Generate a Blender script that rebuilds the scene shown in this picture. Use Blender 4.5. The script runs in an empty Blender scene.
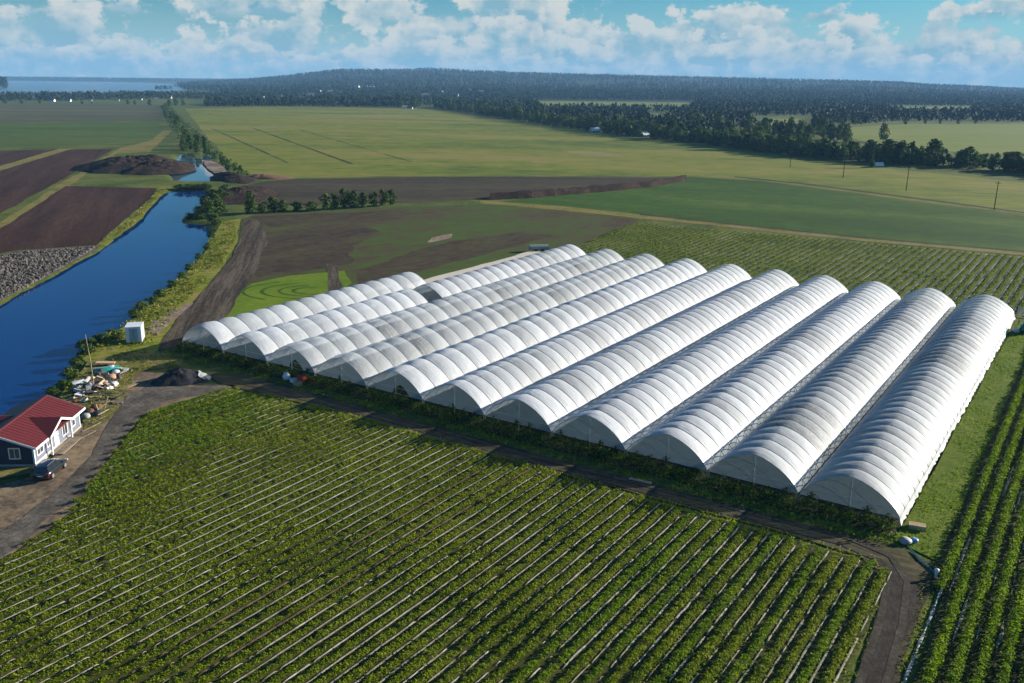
import bpy, bmesh, math, random
import numpy as np
from mathutils import Vector, Matrix
from mathutils.geometry import tessellate_polygon

random.seed(7)
RNG = np.random.default_rng(11)
S = bpy.context.scene
COL = S.collection
R = math.radians

# ------------------------------------------------------------------ camera
CAM_H, FPX, PITCH, ROLL, YAW = 40.0, 913.34, 0.2787, 0.0103, 0.5844
cam = bpy.data.cameras.new('camera')
cam.sensor_width = 36.0
cam.lens = FPX / 1024 * 36.0
cam.clip_start, cam.clip_end = 0.5, 60000.0
cam_o = bpy.data.objects.new('camera', cam)
COL.objects.link(cam_o)
cam_o.matrix_world = (Matrix.Translation((0, 0, CAM_H)) @ Matrix.Rotation(math.pi / 2 - PITCH, 4, 'X')
                      @ Matrix.Rotation(ROLL, 4, 'Z'))
S.camera = cam_o

# ------------------------------------------------------------------ sun, sky, exposure
SUN_ELEV = R(16.0)
SUN_DIR = Vector((0.917 * math.cos(SUN_ELEV), 0.388 * math.cos(SUN_ELEV), math.sin(SUN_ELEV))).normalized()
sun = bpy.data.lights.new('sun', 'SUN')
sun.energy = 5.0
sun.angle = R(0.55)
sun.color = (1.0, 0.92, 0.79)
sun_o = bpy.data.objects.new('sun', sun)
COL.objects.link(sun_o)
sun_o.rotation_euler = (-SUN_DIR).to_track_quat('-Z', 'Y').to_euler()
S.view_settings.view_transform = 'Standard'
S.view_settings.look = 'None'
S.view_settings.gamma = 1.0
S.view_settings.exposure = 1.03
S.view_settings.use_curve_mapping = False
S.render.engine = 'CYCLES'
S.cycles.max_bounces = 8
S.cycles.diffuse_bounces = 3
S.cycles.glossy_bounces = 3
S.cycles.transmission_bounces = 6
S.cycles.transparent_max_bounces = 16
S.cycles.volume_bounces = 0
S.cycles.use_denoising = True
S.cycles.caustics_reflective = False
S.cycles.caustics_refractive = False

W = bpy.data.worlds.new('World')
S.world = W
W.use_nodes = True


class NT:
    """small helper for node trees"""
    def __init__(self, tree):
        self.t = tree
        self.t.nodes.clear()

    def n(self, typ, **kw):
        nd = self.t.nodes.new(typ)
        for k, v in kw.items():
            if k.startswith('i_'):
                nd.inputs[k[2:].replace('_', ' ')].default_value = v
            else:
                setattr(nd, k, v)
        return nd

    def l(self, a, b):
        self.t.links.new(a, b)

    def val(self, x, sock):
        if isinstance(x, (int, float)):
            sock.default_value = x
        elif isinstance(x, (tuple, list)):
            sock.default_value = x
        else:
            self.l(x, sock)

    def m(self, op, a, b=None, c=None, clamp=False):
        nd = self.t.nodes.new('ShaderNodeMath')
        nd.operation = op
        nd.use_clamp = clamp
        self.val(a, nd.inputs[0])
        if b is not None:
            self.val(b, nd.inputs[1])
        if c is not None:
            self.val(c, nd.inputs[2])
        return nd.outputs[0]

    def step(self, x, lo, hi):
        nd = self.t.nodes.new('ShaderNodeMapRange')
        nd.interpolation_type = 'SMOOTHSTEP'
        self.val(x, nd.inputs[0])
        self.val(lo, nd.inputs[1])
        self.val(hi, nd.inputs[2])
        return nd.outputs[0]

    def mix(self, f, a, b):
        nd = self.t.nodes.new('ShaderNodeMix')
        nd.data_type = 'RGBA'
        self.val(f, nd.inputs[0])
        self.val(a, nd.inputs[6])
        self.val(b, nd.inputs[7])
        return nd.outputs[2]

    def noise(self, vec, scale, detail=5.0, rough=0.55, dim='3D', w=0.0):
        nd = self.t.nodes.new('ShaderNodeTexNoise')
        nd.noise_dimensions = dim
        nd.inputs['Scale'].default_value = scale
        nd.inputs['Detail'].default_value = detail
        nd.inputs['Roughness'].default_value = rough
        if dim == '4D':
            nd.inputs['W'].default_value = w
        if vec is not None:
            self.l(vec, nd.inputs['Vector'])
        return nd.outputs['Fac']

    def ramp(self, f, cols):
        nd = self.t.nodes.new('ShaderNodeValToRGB')
        e = nd.color_ramp.elements
        while len(e) < len(cols):
            e.new(0.5)
        for k, (p, c) in enumerate(cols):
            e[k].position = p
            e[k].color = (c[0], c[1], c[2], 1)
        self.val(f, nd.inputs[0])
        return nd.outputs[0]

    def xyz(self, x, y, z):
        nd = self.t.nodes.new('ShaderNodeCombineXYZ')
        self.val(x, nd.inputs[0]); self.val(y, nd.inputs[1]); self.val(z, nd.inputs[2])
        return nd.outputs[0]


def build_world():
    k = NT(W.node_tree)
    sky = k.n('ShaderNodeTexSky', sky_type='NISHITA', sun_disc=False, sun_elevation=SUN_ELEV,
              sun_rotation=math.atan2(SUN_DIR.x, SUN_DIR.y), altitude=50.0,
              air_density=1.1, dust_density=0.4, ozone_density=2.5)
    tint = k.n('ShaderNodeMix', data_type='RGBA', blend_type='MULTIPLY')
    tint.inputs[0].default_value = 1.0
    k.l(sky.outputs[0], tint.inputs[6])
    tint.inputs[7].default_value = SKY_TINT
    skyc = tint.outputs[2]
    tc = k.n('ShaderNodeTexCoord')
    sep = k.n('ShaderNodeSeparateXYZ')
    k.l(tc.outputs['Generated'], sep.inputs[0])
    x, y, z = sep.outputs
    az = k.m('ARCTAN2', x, y)
    el = k.m('ARCSINE', z)
    eld = k.m('MULTIPLY', el, 180 / math.pi)          # degrees above the horizon
    azd = k.m('MULTIPLY', az, 180 / math.pi)
    col = skyc
    # thin bright veil towards the horizon
    veil = k.m('MULTIPLY', k.m('SUBTRACT', 1.0, k.step(eld, 0.3, 5.5)), 0.9)
    col = k.mix(veil, col, VEIL)
    # cumulus banks, stacked by elevation: (base, height, azimuth scale, threshold, seed, opacity, softness)
    for base, hgt, fa, thr, seed, opac in CLOUDS:
        h = k.m('DIVIDE', k.m('SUBTRACT', eld, base), hgt)
        vec = k.xyz(k.m('MULTIPLY', azd, fa), k.m('MULTIPLY', eld, fa * 1.35), seed)
        big = k.noise(vec, 0.33, 2.0, 0.5)
        puff = k.noise(vec, 1.25, 5.0, 0.62)
        dens = k.m('ADD', k.m('MULTIPLY', big, 0.95), k.m('MULTIPLY', puff, 0.55))
        lim = k.m('ADD', thr, k.m('MULTIPLY', k.m('MAXIMUM', h, 0.0), 0.20))
        edge = k.m('SUBTRACT', dens, lim)
        cov = k.step(edge, 0.0, 0.045)
        cov = k.m('MULTIPLY', cov, k.step(h, -0.18, 0.12))
        cov = k.m('MULTIPLY', cov, opac)
        # relief: the same field sampled a little towards the sun and upwards
        vec2 = k.xyz(k.m('MULTIPLY', k.m('ADD', azd, 0.34 / fa), fa),
                     k.m('MULTIPLY', k.m('ADD', eld, 0.26 / fa), fa * 1.35), seed)
        puff2 = k.noise(vec2, 1.25, 3.0, 0.62)
        relief = k.m('SUBTRACT', puff, puff2)
        lit = k.m('ADD', k.m('MULTIPLY', relief, 3.6), k.m('MULTIPLY', h, 0.34))
        rim = k.m('SUBTRACT', 1.0, k.step(edge, 0.01, 0.16))
        lit = k.m('ADD', lit, k.m('MULTIPLY', rim, 0.60))
        lit = k.m('ADD', lit, -0.04, clamp=True)
        cc = k.mix(lit, CLOUD_SHADE, CLOUD_LIT)
        col = k.mix(cov, col, cc)
    bg = k.n('ShaderNodeBackground')
    k.l(col, bg.inputs[0])
    bg.inputs[1].default_value = SKY_STRENGTH
    out = k.n('ShaderNodeOutputWorld')
    k.l(bg.outputs[0], out.inputs[0])


SKY_STRENGTH = 0.07
SKY_TINT = (0.21, 0.54, 0.78, 1)
VEIL = (2.6, 4.2, 4.6, 1)
CLOUD_SHADE = (1.65, 3.1, 3.75, 1)
CLOUD_LIT = (4.7, 4.85, 4.6, 1)
CLOUDS = [
    (6.5, 3.0, 0.30, 0.82, 31.0, 0.95),
    (3.5, 2.4, 0.36, 0.70, 4.0, 0.95),
    (1.0, 3.6, 0.34, 0.57, 17.0, 0.97),
    (0.2, 2.0, 0.46, 0.51, 23.5, 0.88),
    (-0.3, 1.5, 0.70, 0.52, 9.0, 0.65),
]
W.cycles.sampling_method = 'MANUAL'
W.cycles.sample_map_resolution = 256
build_world()

# ------------------------------------------------------------------ helpers: ground points
TD = np.array([math.sin(YAW), math.cos(YAW)])      # along the tunnels and crop rows
ND = np.array([math.cos(YAW), -math.sin(YAW)])     # across them


def G(u, v, z=0.0):
    """ground point (at height z) that the survey photograph shows at u, v"""
    u -= 512; v -= 341.5
    cr, sr = math.cos(ROLL), math.sin(ROLL)
    a, b = u * cr + v * sr, -u * sr + v * cr
    c, s = math.cos(PITCH), math.sin(PITCH)
    d = np.array([a, FPX * c - b * s, -FPX * s - b * c])
    return d[:2] * ((z - CAM_H) / d[2])


def NTW(n, t):
    return ND * n + TD * t


# ------------------------------------------------------------------ helpers: materials
MATS = {}


def gmat(name, cols, s1=0.05, s2=1.5, mixw=0.5, streak=None, bump=0.3, rough=0.95, spec=0.1, bscale=None, trans=0.0,
         rnd=0.0, obj=False, bdist=0.1, con=2.9):
    m = bpy.data.materials.new(name)
    m.use_nodes = True
    k = NT(m.node_tree)
    if obj:
        pos = k.n('ShaderNodeTexCoord').outputs['Object']
    else:
        pos = k.n('ShaderNodeNewGeometry').outputs['Position']
    if streak:
        ang, sx, sy = streak
        mp = k.n('ShaderNodeMapping', vector_type='TEXTURE')
        mp.inputs['Rotation'].default_value = (0, 0, ang)
        mp.inputs['Scale'].default_value = (sx, sy, 1)
        k.l(pos, mp.inputs['Vector'])
        p2 = mp.outputs[0]
    else:
        p2 = pos
    a = k.noise(p2, s1, 4.0, 0.6)
    b = k.noise(pos if not streak else p2, s2, 6.0, 0.65)
    # three scales of unevenness: broad patches, clumps, fine grain
    c3 = k.noise(pos, math.sqrt(s1 * s2) * 1.3, 5.0, 0.7)
    f = k.m('ADD', k.m('MULTIPLY', a, (1 - mixw) * 0.75), k.m('MULTIPLY', b, mixw * 0.75))
    f = k.m('ADD', f, k.m('MULTIPLY', c3, 0.25))
    f = k.m('ADD', k.m('MULTIPLY', k.m('SUBTRACT', f, 0.5), con), 0.5)
    if rnd:
        oi = k.n('ShaderNodeObjectInfo')
        f = k.m('ADD', f, k.m('MULTIPLY', k.m('SUBTRACT', oi.outputs['Random'], 0.5), rnd))
    c = k.ramp(f, cols)
    p = k.n('ShaderNodeBsdfPrincipled')
    k.l(c, p.inputs['Base Color'])
    p.inputs['Roughness'].default_value = rough
    p.inputs['Specular IOR Level'].default_value = spec
    if bump:
        bn = k.n('ShaderNodeBump')
        bn.inputs['Strength'].default_value = bump
        bn.inputs['Distance'].default_value = bdist
        k.l(k.noise(pos, bscale or s2, 6.0, 0.7), bn.inputs['Height'])
        k.l(bn.outputs[0], p.inputs['Normal'])
    o = k.n('ShaderNodeOutputMaterial')
    if trans:
        tr = k.n('ShaderNodeBsdfTranslucent')
        k.l(c, tr.inputs[0])
        mx = k.n('ShaderNodeMixShader')
        mx.inputs[0].default_value = trans
        k.l(p.outputs[0], mx.inputs[1]); k.l(tr.outputs[0], mx.inputs[2])
        k.l(mx.outputs[0], o.inputs[0])
    else:
        k.l(p.outputs[0], o.inputs[0])
    MATS[name] = m
    return m


def pmat(name, col, rough=0.6, metal=0.0, spec=0.5, var=0.12, scale=2.0, bump=0.0, coat=0.0):
    """plain painted / cast material with a little uneven wear"""
    m = bpy.data.materials.new(name)
    m.use_nodes = True
    k = NT(m.node_tree)
    pos = k.n('ShaderNodeTexCoord').outputs['Object']
    nf = k.noise(pos, scale, 6.0, 0.65)
    c = k.ramp(nf, [(0.25, [x * (1 - var) for x in col]), (0.75, [min(1, x * (1 + var)) for x in col])])
    p = k.n('ShaderNodeBsdfPrincipled')
    k.l(c, p.inputs['Base Color'])
    p.inputs['Roughness'].default_value = rough
    p.inputs['Metallic'].default_value = metal
    p.inputs['Specular IOR Level'].default_value = spec
    p.inputs['Coat Weight'].default_value = coat
    if bump:
        bn = k.n('ShaderNodeBump')
        bn.inputs['Strength'].default_value = bump
        bn.inputs['Distance'].default_value = 0.05
        k.l(k.noise(pos, scale * 4, 5.0), bn.inputs['Height'])
        k.l(bn.outputs[0], p.inputs['Normal'])
    o = k.n('ShaderNodeOutputMaterial')
    k.l(p.outputs[0], o.inputs[0])
    MATS[name] = m
    return m


def film_mat(name, clear, tint=(0.86, 0.90, 0.95), transl=0.14):
    m = bpy.data.materials.new(name)
    m.use_nodes = True
    k = NT(m.node_tree)
    geo = k.n('ShaderNodeNewGeometry').outputs['Position']
    oi = k.n('ShaderNodeObjectInfo').outputs['Random']
    dirt = k.noise(geo, 0.9, 6.0, 0.7)
    blot = k.noise(geo, 4.5, 4.0, 0.7)
    c = k.ramp(dirt, [(0.3, [x * 0.93 for x in tint]), (0.65, tint)])
    d = k.n('ShaderNodeBsdfDiffuse'); k.l(c, d.inputs[0])
    t = k.n('ShaderNodeBsdfTranslucent'); k.l(c, t.inputs[0])
    a = k.n('ShaderNodeMixShader'); a.inputs[0].default_value = transl
    k.l(d.outputs[0], a.inputs[1]); k.l(t.outputs[0], a.inputs[2])
    tp = k.n('ShaderNodeBsdfTransparent'); tp.inputs[0].default_value = (0.95, 0.97, 0.97, 1)
    f = k.m('ADD', k.m('MULTIPLY', k.m('SUBTRACT', dirt, 0.5), 0.16), clear)
    f = k.m('ADD', f, k.m('MULTIPLY', k.m('SUBTRACT', blot, 0.5), 0.18))
    f = k.m('ADD', f, k.m('MULTIPLY', k.m('GREATER_THAN', oi, 0.9), 0.09))       # a few patched, clearer bays
    f = k.m('ADD', f, k.m('MULTIPLY', k.m('SUBTRACT', oi, 0.5), 0.16), clamp=True)
    b = k.n('ShaderNodeMixShader'); k.l(f, b.inputs[0])
    k.l(a.outputs[0], b.inputs[1]); k.l(tp.outputs[0], b.inputs[2])
    g = k.n('ShaderNodeBsdfGlossy'); g.inputs['Roughness'].default_value = 0.70
    g.inputs[0].default_value = (0.9, 0.92, 0.95, 1)
    bn = k.n('ShaderNodeBump'); bn.inputs['Strength'].default_value = 0.55; bn.inputs['Distance'].default_value = 0.16
    ob = k.n('ShaderNodeTexCoord').outputs['Object']
    mp = k.n('ShaderNodeMapping'); mp.inputs['Scale'].default_value = (0.35, 1.6, 0.35)
    k.l(ob, mp.inputs['Vector'])
    ad = k.n('ShaderNodeVectorMath', operation='ADD')
    k.l(mp.outputs[0], ad.inputs[0]); k.l(k.xyz(k.m('MULTIPLY', oi, 37.0), 0.0, 0.0), ad.inputs[1])
    wr = k.m('ADD', k.noise(ad.outputs[0], 1.5, 4.0, 0.6), k.m('MULTIPLY', k.noise(geo, 1.1, 3.0), 0.6))
    k.l(wr, bn.inputs['Height'])
    for sh in (g, d, t):
        k.l(bn.outputs[0], sh.inputs['Normal'])
    lw = k.n('ShaderNodeLayerWeight'); lw.inputs[0].default_value = 0.22
    fr = k.m('ADD', k.m('MULTIPLY', lw.outputs['Fresnel'], 0.15), 0.13, clamp=True)
    e = k.n('ShaderNodeMixShader'); k.l(fr, e.inputs[0])
    k.l(b.outputs[0], e.inputs[1]); k.l(g.outputs[0], e.inputs[2])
    o = k.n('ShaderNodeOutputMaterial'); k.l(e.outputs[0], o.inputs[0])
    MATS[name] = m
    return m


def water_mat(name, col, rough, wave, wscale, dist=0.15):
    m = bpy.data.materials.new(name)
    m.use_nodes = True
    k = NT(m.node_tree)
    pos = k.n('ShaderNodeNewGeometry').outputs['Position']
    p = k.n('ShaderNodeBsdfPrincipled')
    c = k.ramp(k.noise(pos, 0.03, 3.0), [(0.35, [x * 0.85 for x in col]), (0.65, col)])
    k.l(c, p.inputs['Base Color'])
    p.inputs['Roughness'].default_value = rough
    p.inputs['IOR'].default_value = 1.33
    bn = k.n('ShaderNodeBump'); bn.inputs['Strength'].default_value = wave; bn.inputs['Distance'].default_value = dist
    h = k.m('ADD', k.noise(pos, wscale, 3.0, 0.5), k.m('MULTIPLY', k.noise(pos, wscale * 0.13, 2.0), 1.5))
    k.l(h, bn.inputs['Height'])
    k.l(bn.outputs[0], p.inputs['Normal'])
    o = k.n('ShaderNodeOutputMaterial'); k.l(p.outputs[0], o.inputs[0])
    MATS[name] = m
    return m


# grass, crops, soils
gmat('grass_ground', [(0.3, (0.0467, 0.0723, 0.0102)), (0.5, (0.0850, 0.1148, 0.0170)), (0.7, (0.1445, 0.1445, 0.0340))], 0.05, 0.9, 0.5)
gmat('strip_grass', [(0.15, (0.055, 0.100, 0.006)), (0.5, (0.105, 0.150, 0.010)), (0.85, (0.16, 0.19, 0.022))], 0.16, 1.6, 0.5)
gmat('meadow', [(0.12, (0.080, 0.112, 0.012)), (0.38, (0.135, 0.165, 0.016)), (0.60, (0.190, 0.190, 0.024)), (0.85, (0.24, 0.195, 0.055))],
     0.014, 0.2, 0.45, streak=(R(-12), 3.5, 1.0), con=4.2)
gmat('dry_patch', [(0.2, (0.17, 0.165, 0.03)), (0.8, (0.27, 0.225, 0.085))], 0.02, 0.2, 0.5, streak=(0.0, 4.0, 1.0))
gmat('left_green', [(0.15, (0.040, 0.080, 0.010)), (0.85, (0.095, 0.125, 0.022))], 0.02, 0.2, 0.4, streak=(0.0, 4.0, 1.0))
gmat('left_olive', [(0.3, (0.0641, 0.0729, 0.0284)), (0.7, (0.1111, 0.1013, 0.0441))], 0.012, 0.1, 0.4, streak=(0.0, 6.0, 1.0))
gmat('dark_green', [(0.15, (0.022, 0.060, 0.003)), (0.5, (0.038, 0.090, 0.005)), (0.85, (0.080, 0.125, 0.012))], 0.03, 0.7, 0.4,
     streak=(R(-29), 4.0, 1.0), con=3.8)
gmat('mid_field', [(0.15, (0.0442, 0.0276, 0.0184)), (0.40, (0.0782, 0.0570, 0.0294)), (0.52, (0.0690, 0.0782, 0.0202)), (0.75, (0.0598, 0.1058, 0.0147)), (0.9, (0.1012, 0.1288, 0.0276))],
     0.024, 0.5, 0.35, streak=(R(50), 2.6, 1.0))
gmat('bare_soil', [(0.1, (0.030, 0.020, 0.013)), (0.45, (0.060, 0.042, 0.026)), (0.7, (0.075, 0.068, 0.026)), (0.9, (0.07, 0.095, 0.02))], 0.07, 0.6, 0.5,
     streak=(R(50), 2.2, 1.0), bump=0.6)
gmat('brown_strip', [(0.3, (0.0405, 0.0289, 0.0180)), (0.6, (0.0675, 0.0527, 0.0270)), (0.75, (0.0765, 0.0723, 0.0300))], 0.03, 0.5, 0.35,
     streak=(R(2), 7.0, 1.0))
gmat('ploughed', [(0.15, (0.026, 0.012, 0.008)), (0.5, (0.052, 0.024, 0.016)), (0.85, (0.085, 0.045, 0.03))], 0.10, 1.2, 0.4,
     streak=(R(110), 9.0, 0.7), bump=0.6)
gmat('yellow_verge', [(0.3, (0.1280, 0.1120, 0.0240)), (0.5, (0.2000, 0.1760, 0.0400)), (0.7, (0.2400, 0.1760, 0.0720))], 0.1, 1.0, 0.5)
gmat('bank_grass', [(0.3, (0.11, 0.14, 0.012)), (0.5, (0.20, 0.21, 0.022)), (0.72, (0.27, 0.21, 0.07))], 0.09, 0.8, 0.5)
gmat('bright_patch', [(0.15, (0.08, 0.15, 0.006)), (0.85, (0.165, 0.225, 0.014))], 0.08, 0.8, 0.45)
gmat('bright_field', [(0.15, (0.12, 0.17, 0.02)), (0.85, (0.21, 0.22, 0.04))], 0.01, 0.1, 0.4, streak=(0.0, 5.0, 1.0))
gmat('track_soil', [(0.3, (0.0382, 0.0281, 0.0204)), (0.5, (0.0723, 0.0544, 0.0374)), (0.72, (0.1360, 0.1062, 0.0765))], 0.25, 2.0, 0.4,
     streak=(R(-79), 14.0, 0.7), bump=0.5)
gmat('road_soil', [(0.3, (0.030, 0.027, 0.018)), (0.45, (0.062, 0.050, 0.030)), (0.58, (0.078, 0.072, 0.028)), (0.72, (0.13, 0.10, 0.06))],
     0.16, 1.8, 0.45, streak=(math.pi / 2 - YAW - math.pi / 2, 9.0, 1.0), bump=0.4)
gmat('gravel_road', [(0.15, (0.022, 0.018, 0.014)), (0.5, (0.045, 0.038, 0.030)), (0.85, (0.085, 0.074, 0.06))], 0.3, 3.0, 0.5,
     streak=(R(70), 3.0, 1.0), bump=0.4)
gmat('rut', [(0.15, (0.035, 0.030, 0.022)), (0.5, (0.062, 0.052, 0.039)), (0.85, (0.11, 0.095, 0.075))], 0.4, 3.0, 0.5, bump=0.4)
gmat('yard_dirt', [(0.3, (0.10, 0.078, 0.055)), (0.5, (0.19, 0.135, 0.088)), (0.7, (0.27, 0.20, 0.12))], 0.22, 1.6, 0.5, bump=0.3)
gmat('yard_gravel', [(0.15, (0.050, 0.043, 0.034)), (0.5, (0.105, 0.090, 0.072)), (0.85, (0.20, 0.17, 0.135))], 0.3, 3.0, 0.5, bump=0.4)
gmat('yard_grass', [(0.3, (0.09, 0.10, 0.02)), (0.5, (0.16, 0.15, 0.035)), (0.7, (0.25, 0.19, 0.08))], 0.25, 1.4, 0.5)
gmat('crop_soil', [(0.15, (0.026, 0.030, 0.008)), (0.5, (0.055, 0.062, 0.014)), (0.85, (0.10, 0.095, 0.03))], 0.12, 2.5, 0.5)
gmat('back_soil', [(0.3, (0.07, 0.09, 0.028)), (0.7, (0.14, 0.15, 0.055))], 0.05, 1.5, 0.5)
gmat('tunnel_soil', [(0.3, (0.03, 0.03, 0.014)), (0.7, (0.06, 0.06, 0.03))], 0.2, 2.0, 0.5)
gmat('peat', [(0.15, (0.012, 0.008, 0.006)), (0.5, (0.034, 0.021, 0.015)), (0.85, (0.085, 0.056, 0.04))], 0.2, 1.4, 0.5, bump=0.9, bdist=0.4)
gmat('ditch', [(0.2, (0.022, 0.030, 0.008)), (0.8, (0.06, 0.075, 0.02))], 0.1, 1.0, 0.5)
gmat('sand', [(0.3, (0.20, 0.14, 0.10)), (0.7, (0.34, 0.26, 0.20))], 0.1, 0.8, 0.5)
gmat('rubble', [(0.15, (0.055, 0.045, 0.036)), (0.5, (0.13, 0.11, 0.092)), (0.85, (0.23, 0.205, 0.18))], 0.3, 2.0, 0.5, bump=0.8, bdist=0.3)
gmat('gravel_heap', [(0.3, (0.022, 0.022, 0.024)), (0.6, (0.045, 0.045, 0.05)), (0.8, (0.09, 0.09, 0.09))], 0.5, 3.0, 0.5, bump=0.7)
gmat('mulch_white', [(0.15, (0.13, 0.12, 0.07)), (0.5, (0.30, 0.285, 0.20)), (0.85, (0.50, 0.49, 0.40))], 0.5, 3.0, 0.5, rnd=0.18)
gmat('mulch_straw', [(0.25, (0.08, 0.06, 0.03)), (0.75, (0.20, 0.15, 0.085))], 0.5, 3.0, 0.5)
gmat('strawberry_leaf', [(0.15, (0.115, 0.170, 0.006)), (0.5, (0.205, 0.270, 0.010)), (0.85, (0.30, 0.325, 0.020))], 0.09, 2.5, 0.5,
     bump=0, rough=0.6, spec=0.05, trans=0.48)
gmat('lush_leaf', [(0.15, (0.100, 0.185, 0.005)), (0.5, (0.180, 0.285, 0.008)), (0.85, (0.26, 0.335, 0.017))], 0.12, 2.5, 0.5,
     bump=0, rough=0.6, spec=0.05, trans=0.48)
gmat('back_leaf', [(0.15, (0.11, 0.17, 0.008)), (0.85, (0.21, 0.26, 0.02))], 0.05, 1.0, 0.5, bump=0, rough=0.6, spec=0.05, trans=0.48)
gmat('cane_leaf', [(0.15, (0.075, 0.140, 0.007)), (0.5, (0.140, 0.220, 0.010)), (0.85, (0.20, 0.27, 0.020))], 0.3, 2.0, 0.5, bump=0,
     rough=0.6, spec=0.05, trans=0.3)
gmat('shaded_cane_leaf', [(0.15, (0.020, 0.045, 0.004)), (0.5, (0.035, 0.070, 0.006)), (0.85, (0.06, 0.095, 0.01))], 0.3, 2.0, 0.5, bump=0, rough=0.6, spec=0.05, trans=0.25)  # cane foliage darkened so the tunnel interior's shade sits in its colour
gmat('bush_leaf', [(0.2, (0.030, 0.060, 0.010)), (0.5, (0.060, 0.105, 0.016)), (0.8, (0.12, 0.16, 0.03))], 0.12, 0.9, 0.5, bump=0,
     rough=0.65, spec=0.05, trans=0.25, rnd=0.25)
gmat('tree_leaf', [(0.15, (0.030, 0.058, 0.010)), (0.5, (0.060, 0.105, 0.016)), (0.85, (0.11, 0.15, 0.026))], 0.05, 0.5, 0.5, bump=0,
     rough=0.65, spec=0.05, trans=0.2, rnd=0.3)
gmat('reed_leaf', [(0.30, (0.10, 0.14, 0.012)), (0.5, (0.19, 0.21, 0.022)), (0.72, (0.30, 0.27, 0.07))], 0.08, 0.8, 0.5, bump=0,
     rough=0.7, spec=0.05, trans=0.25)
gmat('far_forest', [(0.15, (0.010, 0.020, 0.007)), (0.5, (0.018, 0.033, 0.010)), (0.85, (0.030, 0.048, 0.015))], 0.004, 0.03, 0.5, bump=0,
     rough=0.8, spec=0.1)
gmat('hill_ground', [(0.25, (0.010, 0.018, 0.010)), (0.6, (0.018, 0.030, 0.014)), (0.8, (0.06, 0.07, 0.03))], 0.002, 0.02, 0.5, bump=0)
gmat('bark', [(0.3, (0.05, 0.04, 0.03)), (0.7, (0.12, 0.10, 0.08))], 1.0, 6.0, 0.5, bump=0.5)
gmat('old_wood', [(0.3, (0.16, 0.125, 0.09)), (0.7, (0.34, 0.28, 0.21))], 0.8, 6.0, 0.5, obj=True, rnd=0.3)
gmat('new_wood', [(0.3, (0.42, 0.30, 0.17)), (0.7, (0.60, 0.46, 0.28))], 0.8, 6.0, 0.5, obj=True, rnd=0.2)
# built things
film_mat('film', 0.53)
film_mat('film_thin', 0.70, (0.82, 0.87, 0.91))
film_mat('film_mid', 0.70, (0.84, 0.89, 0.94))
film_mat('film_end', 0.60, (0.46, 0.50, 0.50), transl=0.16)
pmat('steel', (0.50, 0.51, 0.52), 0.45, 0.6)
pmat('rope', (0.62, 0.62, 0.60), 0.8)
water_mat('canal_water', (0.001, 0.028, 0.145), 0.05, 0.06, 1.3)
water_mat('pond_water', (0.05, 0.10, 0.15), 0.03, 0.02, 0.8)
water_mat('lake_water', (0.14, 0.22, 0.30), 0.25, 0.3, 0.02, 1.0)
pmat('red_roof', (0.115, 0.015, 0.014), 0.55, var=0.10, scale=0.7)
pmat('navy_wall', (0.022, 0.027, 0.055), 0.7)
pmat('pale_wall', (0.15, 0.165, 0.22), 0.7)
pmat('white_paint', (0.78, 0.78, 0.77), 0.55, var=0.05)
pmat('pane', (0.05, 0.06, 0.07), 0.08, spec=0.8, var=0.3)
pmat('concrete', (0.33, 0.32, 0.30), 0.9, bump=0.2)
pmat('black_paint', (0.012, 0.012, 0.015), 0.25, coat=1.0)
pmat('car_glass', (0.02, 0.025, 0.03), 0.05, spec=1.0)
pmat('tyre', (0.02, 0.02, 0.02), 0.9)
pmat('rim', (0.55, 0.55, 0.56), 0.35, 0.8)
pmat('red_lamp', (0.35, 0.02, 0.02), 0.3)
pmat('clear_lamp', (0.75, 0.75, 0.75), 0.2)
pmat('chrome', (0.6, 0.6, 0.62), 0.25, 0.9)
pmat('cont_white', (0.70, 0.73, 0.77), 0.6)
pmat('cont_door', (0.30, 0.40, 0.52), 0.6)
pmat('white_plastic', (0.74, 0.75, 0.77), 0.5, var=0.15, scale=1.5)
pmat('blue_plastic', (0.16, 0.34, 0.55), 0.45)
pmat('teal_plastic', (0.01, 0.20, 0.23), 0.4)
pmat('turquoise', (0.02, 0.36, 0.28), 0.5)
pmat('red_plastic', (0.34, 0.045, 0.02), 0.5)
pmat('peach_board', (0.55, 0.34, 0.20), 0.8)
pmat('tarp_grey', (0.30, 0.32, 0.31), 0.6, var=0.2, bump=0.3)
pmat('tarp_cream', (0.62, 0.54, 0.42), 0.8, var=0.2, bump=0.3)
pmat('dark_metal', (0.05, 0.05, 0.06), 0.6, 0.3)
pmat('rust', (0.17, 0.075, 0.04), 0.85, var=0.4)
pmat('house_white', (0.78, 0.76, 0.72), 0.8)
pmat('house_red', (0.30, 0.09, 0.06), 0.8)
pmat('house_yellow', (0.55, 0.42, 0.22), 0.8)
pmat('roof_grey', (0.12, 0.12, 0.13), 0.8)
pmat('roof_tile', (0.26, 0.10, 0.06), 0.8)


# ------------------------------------------------------------------ helpers: objects
def link(o, parent=None):
    COL.objects.link(o)
    if parent is not None:
        o.parent = parent
    return o


def tag(o, label=None, cat=None, group=None, kind=None):
    if label: o['label'] = label
    if cat: o['category'] = cat
    if group: o['group'] = group
    if kind: o['kind'] = kind
    return o


def empty(name, loc, rz=0.0, label=None, cat=None, group=None):
    o = bpy.data.objects.new(name, None)
    o.empty_display_size = 0.3
    o.location = loc
    o.rotation_euler = (0, 0, rz)
    link(o)
    return tag(o, label, cat, group)


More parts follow.
